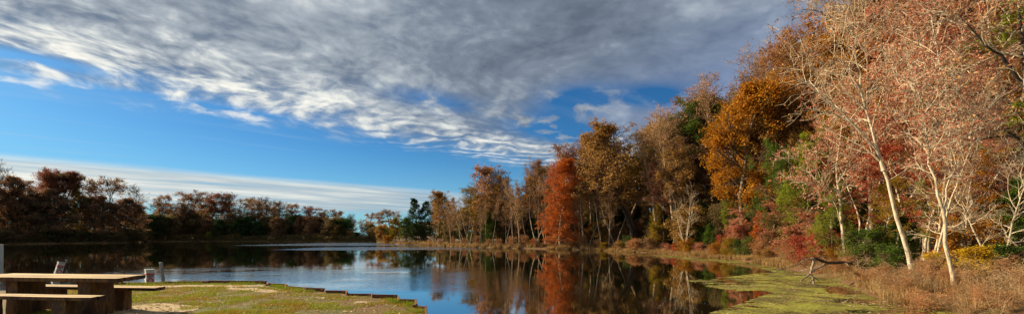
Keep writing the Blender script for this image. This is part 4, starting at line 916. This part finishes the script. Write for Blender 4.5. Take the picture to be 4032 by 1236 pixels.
for i in range(16):
    px = 3640+i*38+ru(-10,10); D_ = ru(8.6,10.8)+max(0,(3760-px)*.012); x = XD(px,D_)
    plant(['shrub_twiggy','arching_brush','arching_brush'][i % 3],'rusty_brush',x,D_,gz(x,D_)-.05,ru(.4,1.0),'rusty wispy brush at the lower right corner, {ord} clump from the left','shrub','rusty brush at the lower right corner',wide=ru(1.2,2.0),px=px)
for i in range(22):
    px = 2345+i*32+ru(-10,10); D_ = shore(px)+ru(.7,1.5); x = XD(px,D_); kk = i % 4
    plant(['shrub_twiggy','bush_low','arching_brush','bush_low'][kk],'waterside_bush',x,D_,gz(x,D_)-.05,ru(.8,1.7),'mixed low bush at the water right of the cypress, {ord} clump from the left','shrub','low waterside bushes right of the cypress',leaf=[None,random.choice(['pinkred','brown','russet','olive']),None,random.choice(['green','brown','dimrust','golden'])][kk],wide=ru(1.1,1.7),px=px)
for i in range(12):
    px = 1790+i*46+ru(-12,12); D_ = shore(px)+ru(.6,1.6); x = XD(px,D_)
    plant('shrub_twiggy','brown_brush',x,D_,gz(x,D_)-.05,ru(1.2,2.2),'brown waterside brush below the middle wood, {ord} clump from the left','shrub','brown brush clumps below the middle wood',wide=ru(1.2,1.9),px=px)
for i in range(34):
    px = 1770+i*40+ru(-12,12); off = ru(4.5,9); D_ = shore(px)+off; x = XD(px,D_); kk = i % 3
    plant(['far_shrub','evergreen_fill','bush_low'][kk],'understorey_bush',x,D_,gz(x,D_)-.1,[ru(3,5),ru(3,6),ru(2,3)][kk],'bushy undergrowth beneath the right bank trees, {ord} clump from the left','shrub','undergrowth of the right bank',leaf=random.choice(['brown','darkgreen','darkmix','green','dimrust','russet']),wide=ru(1.0,1.5),px=px)
# distant woodland closing the view behind everything
wr = np.random.default_rng(77); n = 60000; px = wr.uniform(-300,4300,n); D_ = np.where(px < 1720, 215+wr.uniform(0,25,n), np.interp(px,[1720,2400,3100,4300],[130,90,70,50])+wr.uniform(0,14,n))
topy = np.interp(px,[-300,0,560,600,1000,1350,1420,1500,1700,1900,2100,2360,2650,2850,3100,3300,3500,4300],[770,785,815,872,872,890,918,895,860,790,740,640,560,450,330,220,120,-100])
X_ = XD(px,D_); zt = EYE+(HY-topy)/F*D_*(.88+.12*np.sin(px*.021)*np.sin(px*.007+1)); Z_ = wr.uniform(0,1,n)*zt
k = (px < 1390)|(px > 1450)
v, q = leaf_quads(np.stack([X_,D_,Z_],1)[k], 1.5, wr, .7)
tagged(link('distant_woodland', mesh_from('distant_woodland', v, q, [LEAF['darkmix']])), kind='stuff')

# ordinal words for the labels of repeats, counted from the left within one group and wording
ONES = ['','first','second','third','fourth','fifth','sixth','seventh','eighth','ninth','tenth','eleventh','twelfth','thirteenth','fourteenth','fifteenth','sixteenth','seventeenth','eighteenth','nineteenth']
def ordw(n):
    if n < 20: return ONES[n]
    tens = {2:('twentieth','twenty'),3:('thirtieth','thirty'),4:('fortieth','forty'),5:('fiftieth','fifty')}[n//10]
    return tens[0] if n % 10 == 0 else tens[1]+'-'+ONES[n % 10]
by = {}
for g_, px, rt, lab in PLACED:
    if '{ord}' in lab: by.setdefault(lab, []).append((px, rt))
for lab, lst in by.items():
    for i, (px, rt) in enumerate(sorted(lst, key=lambda a: a[0])): rt['label'] = lab.replace('{ord}', ordw(i+1))
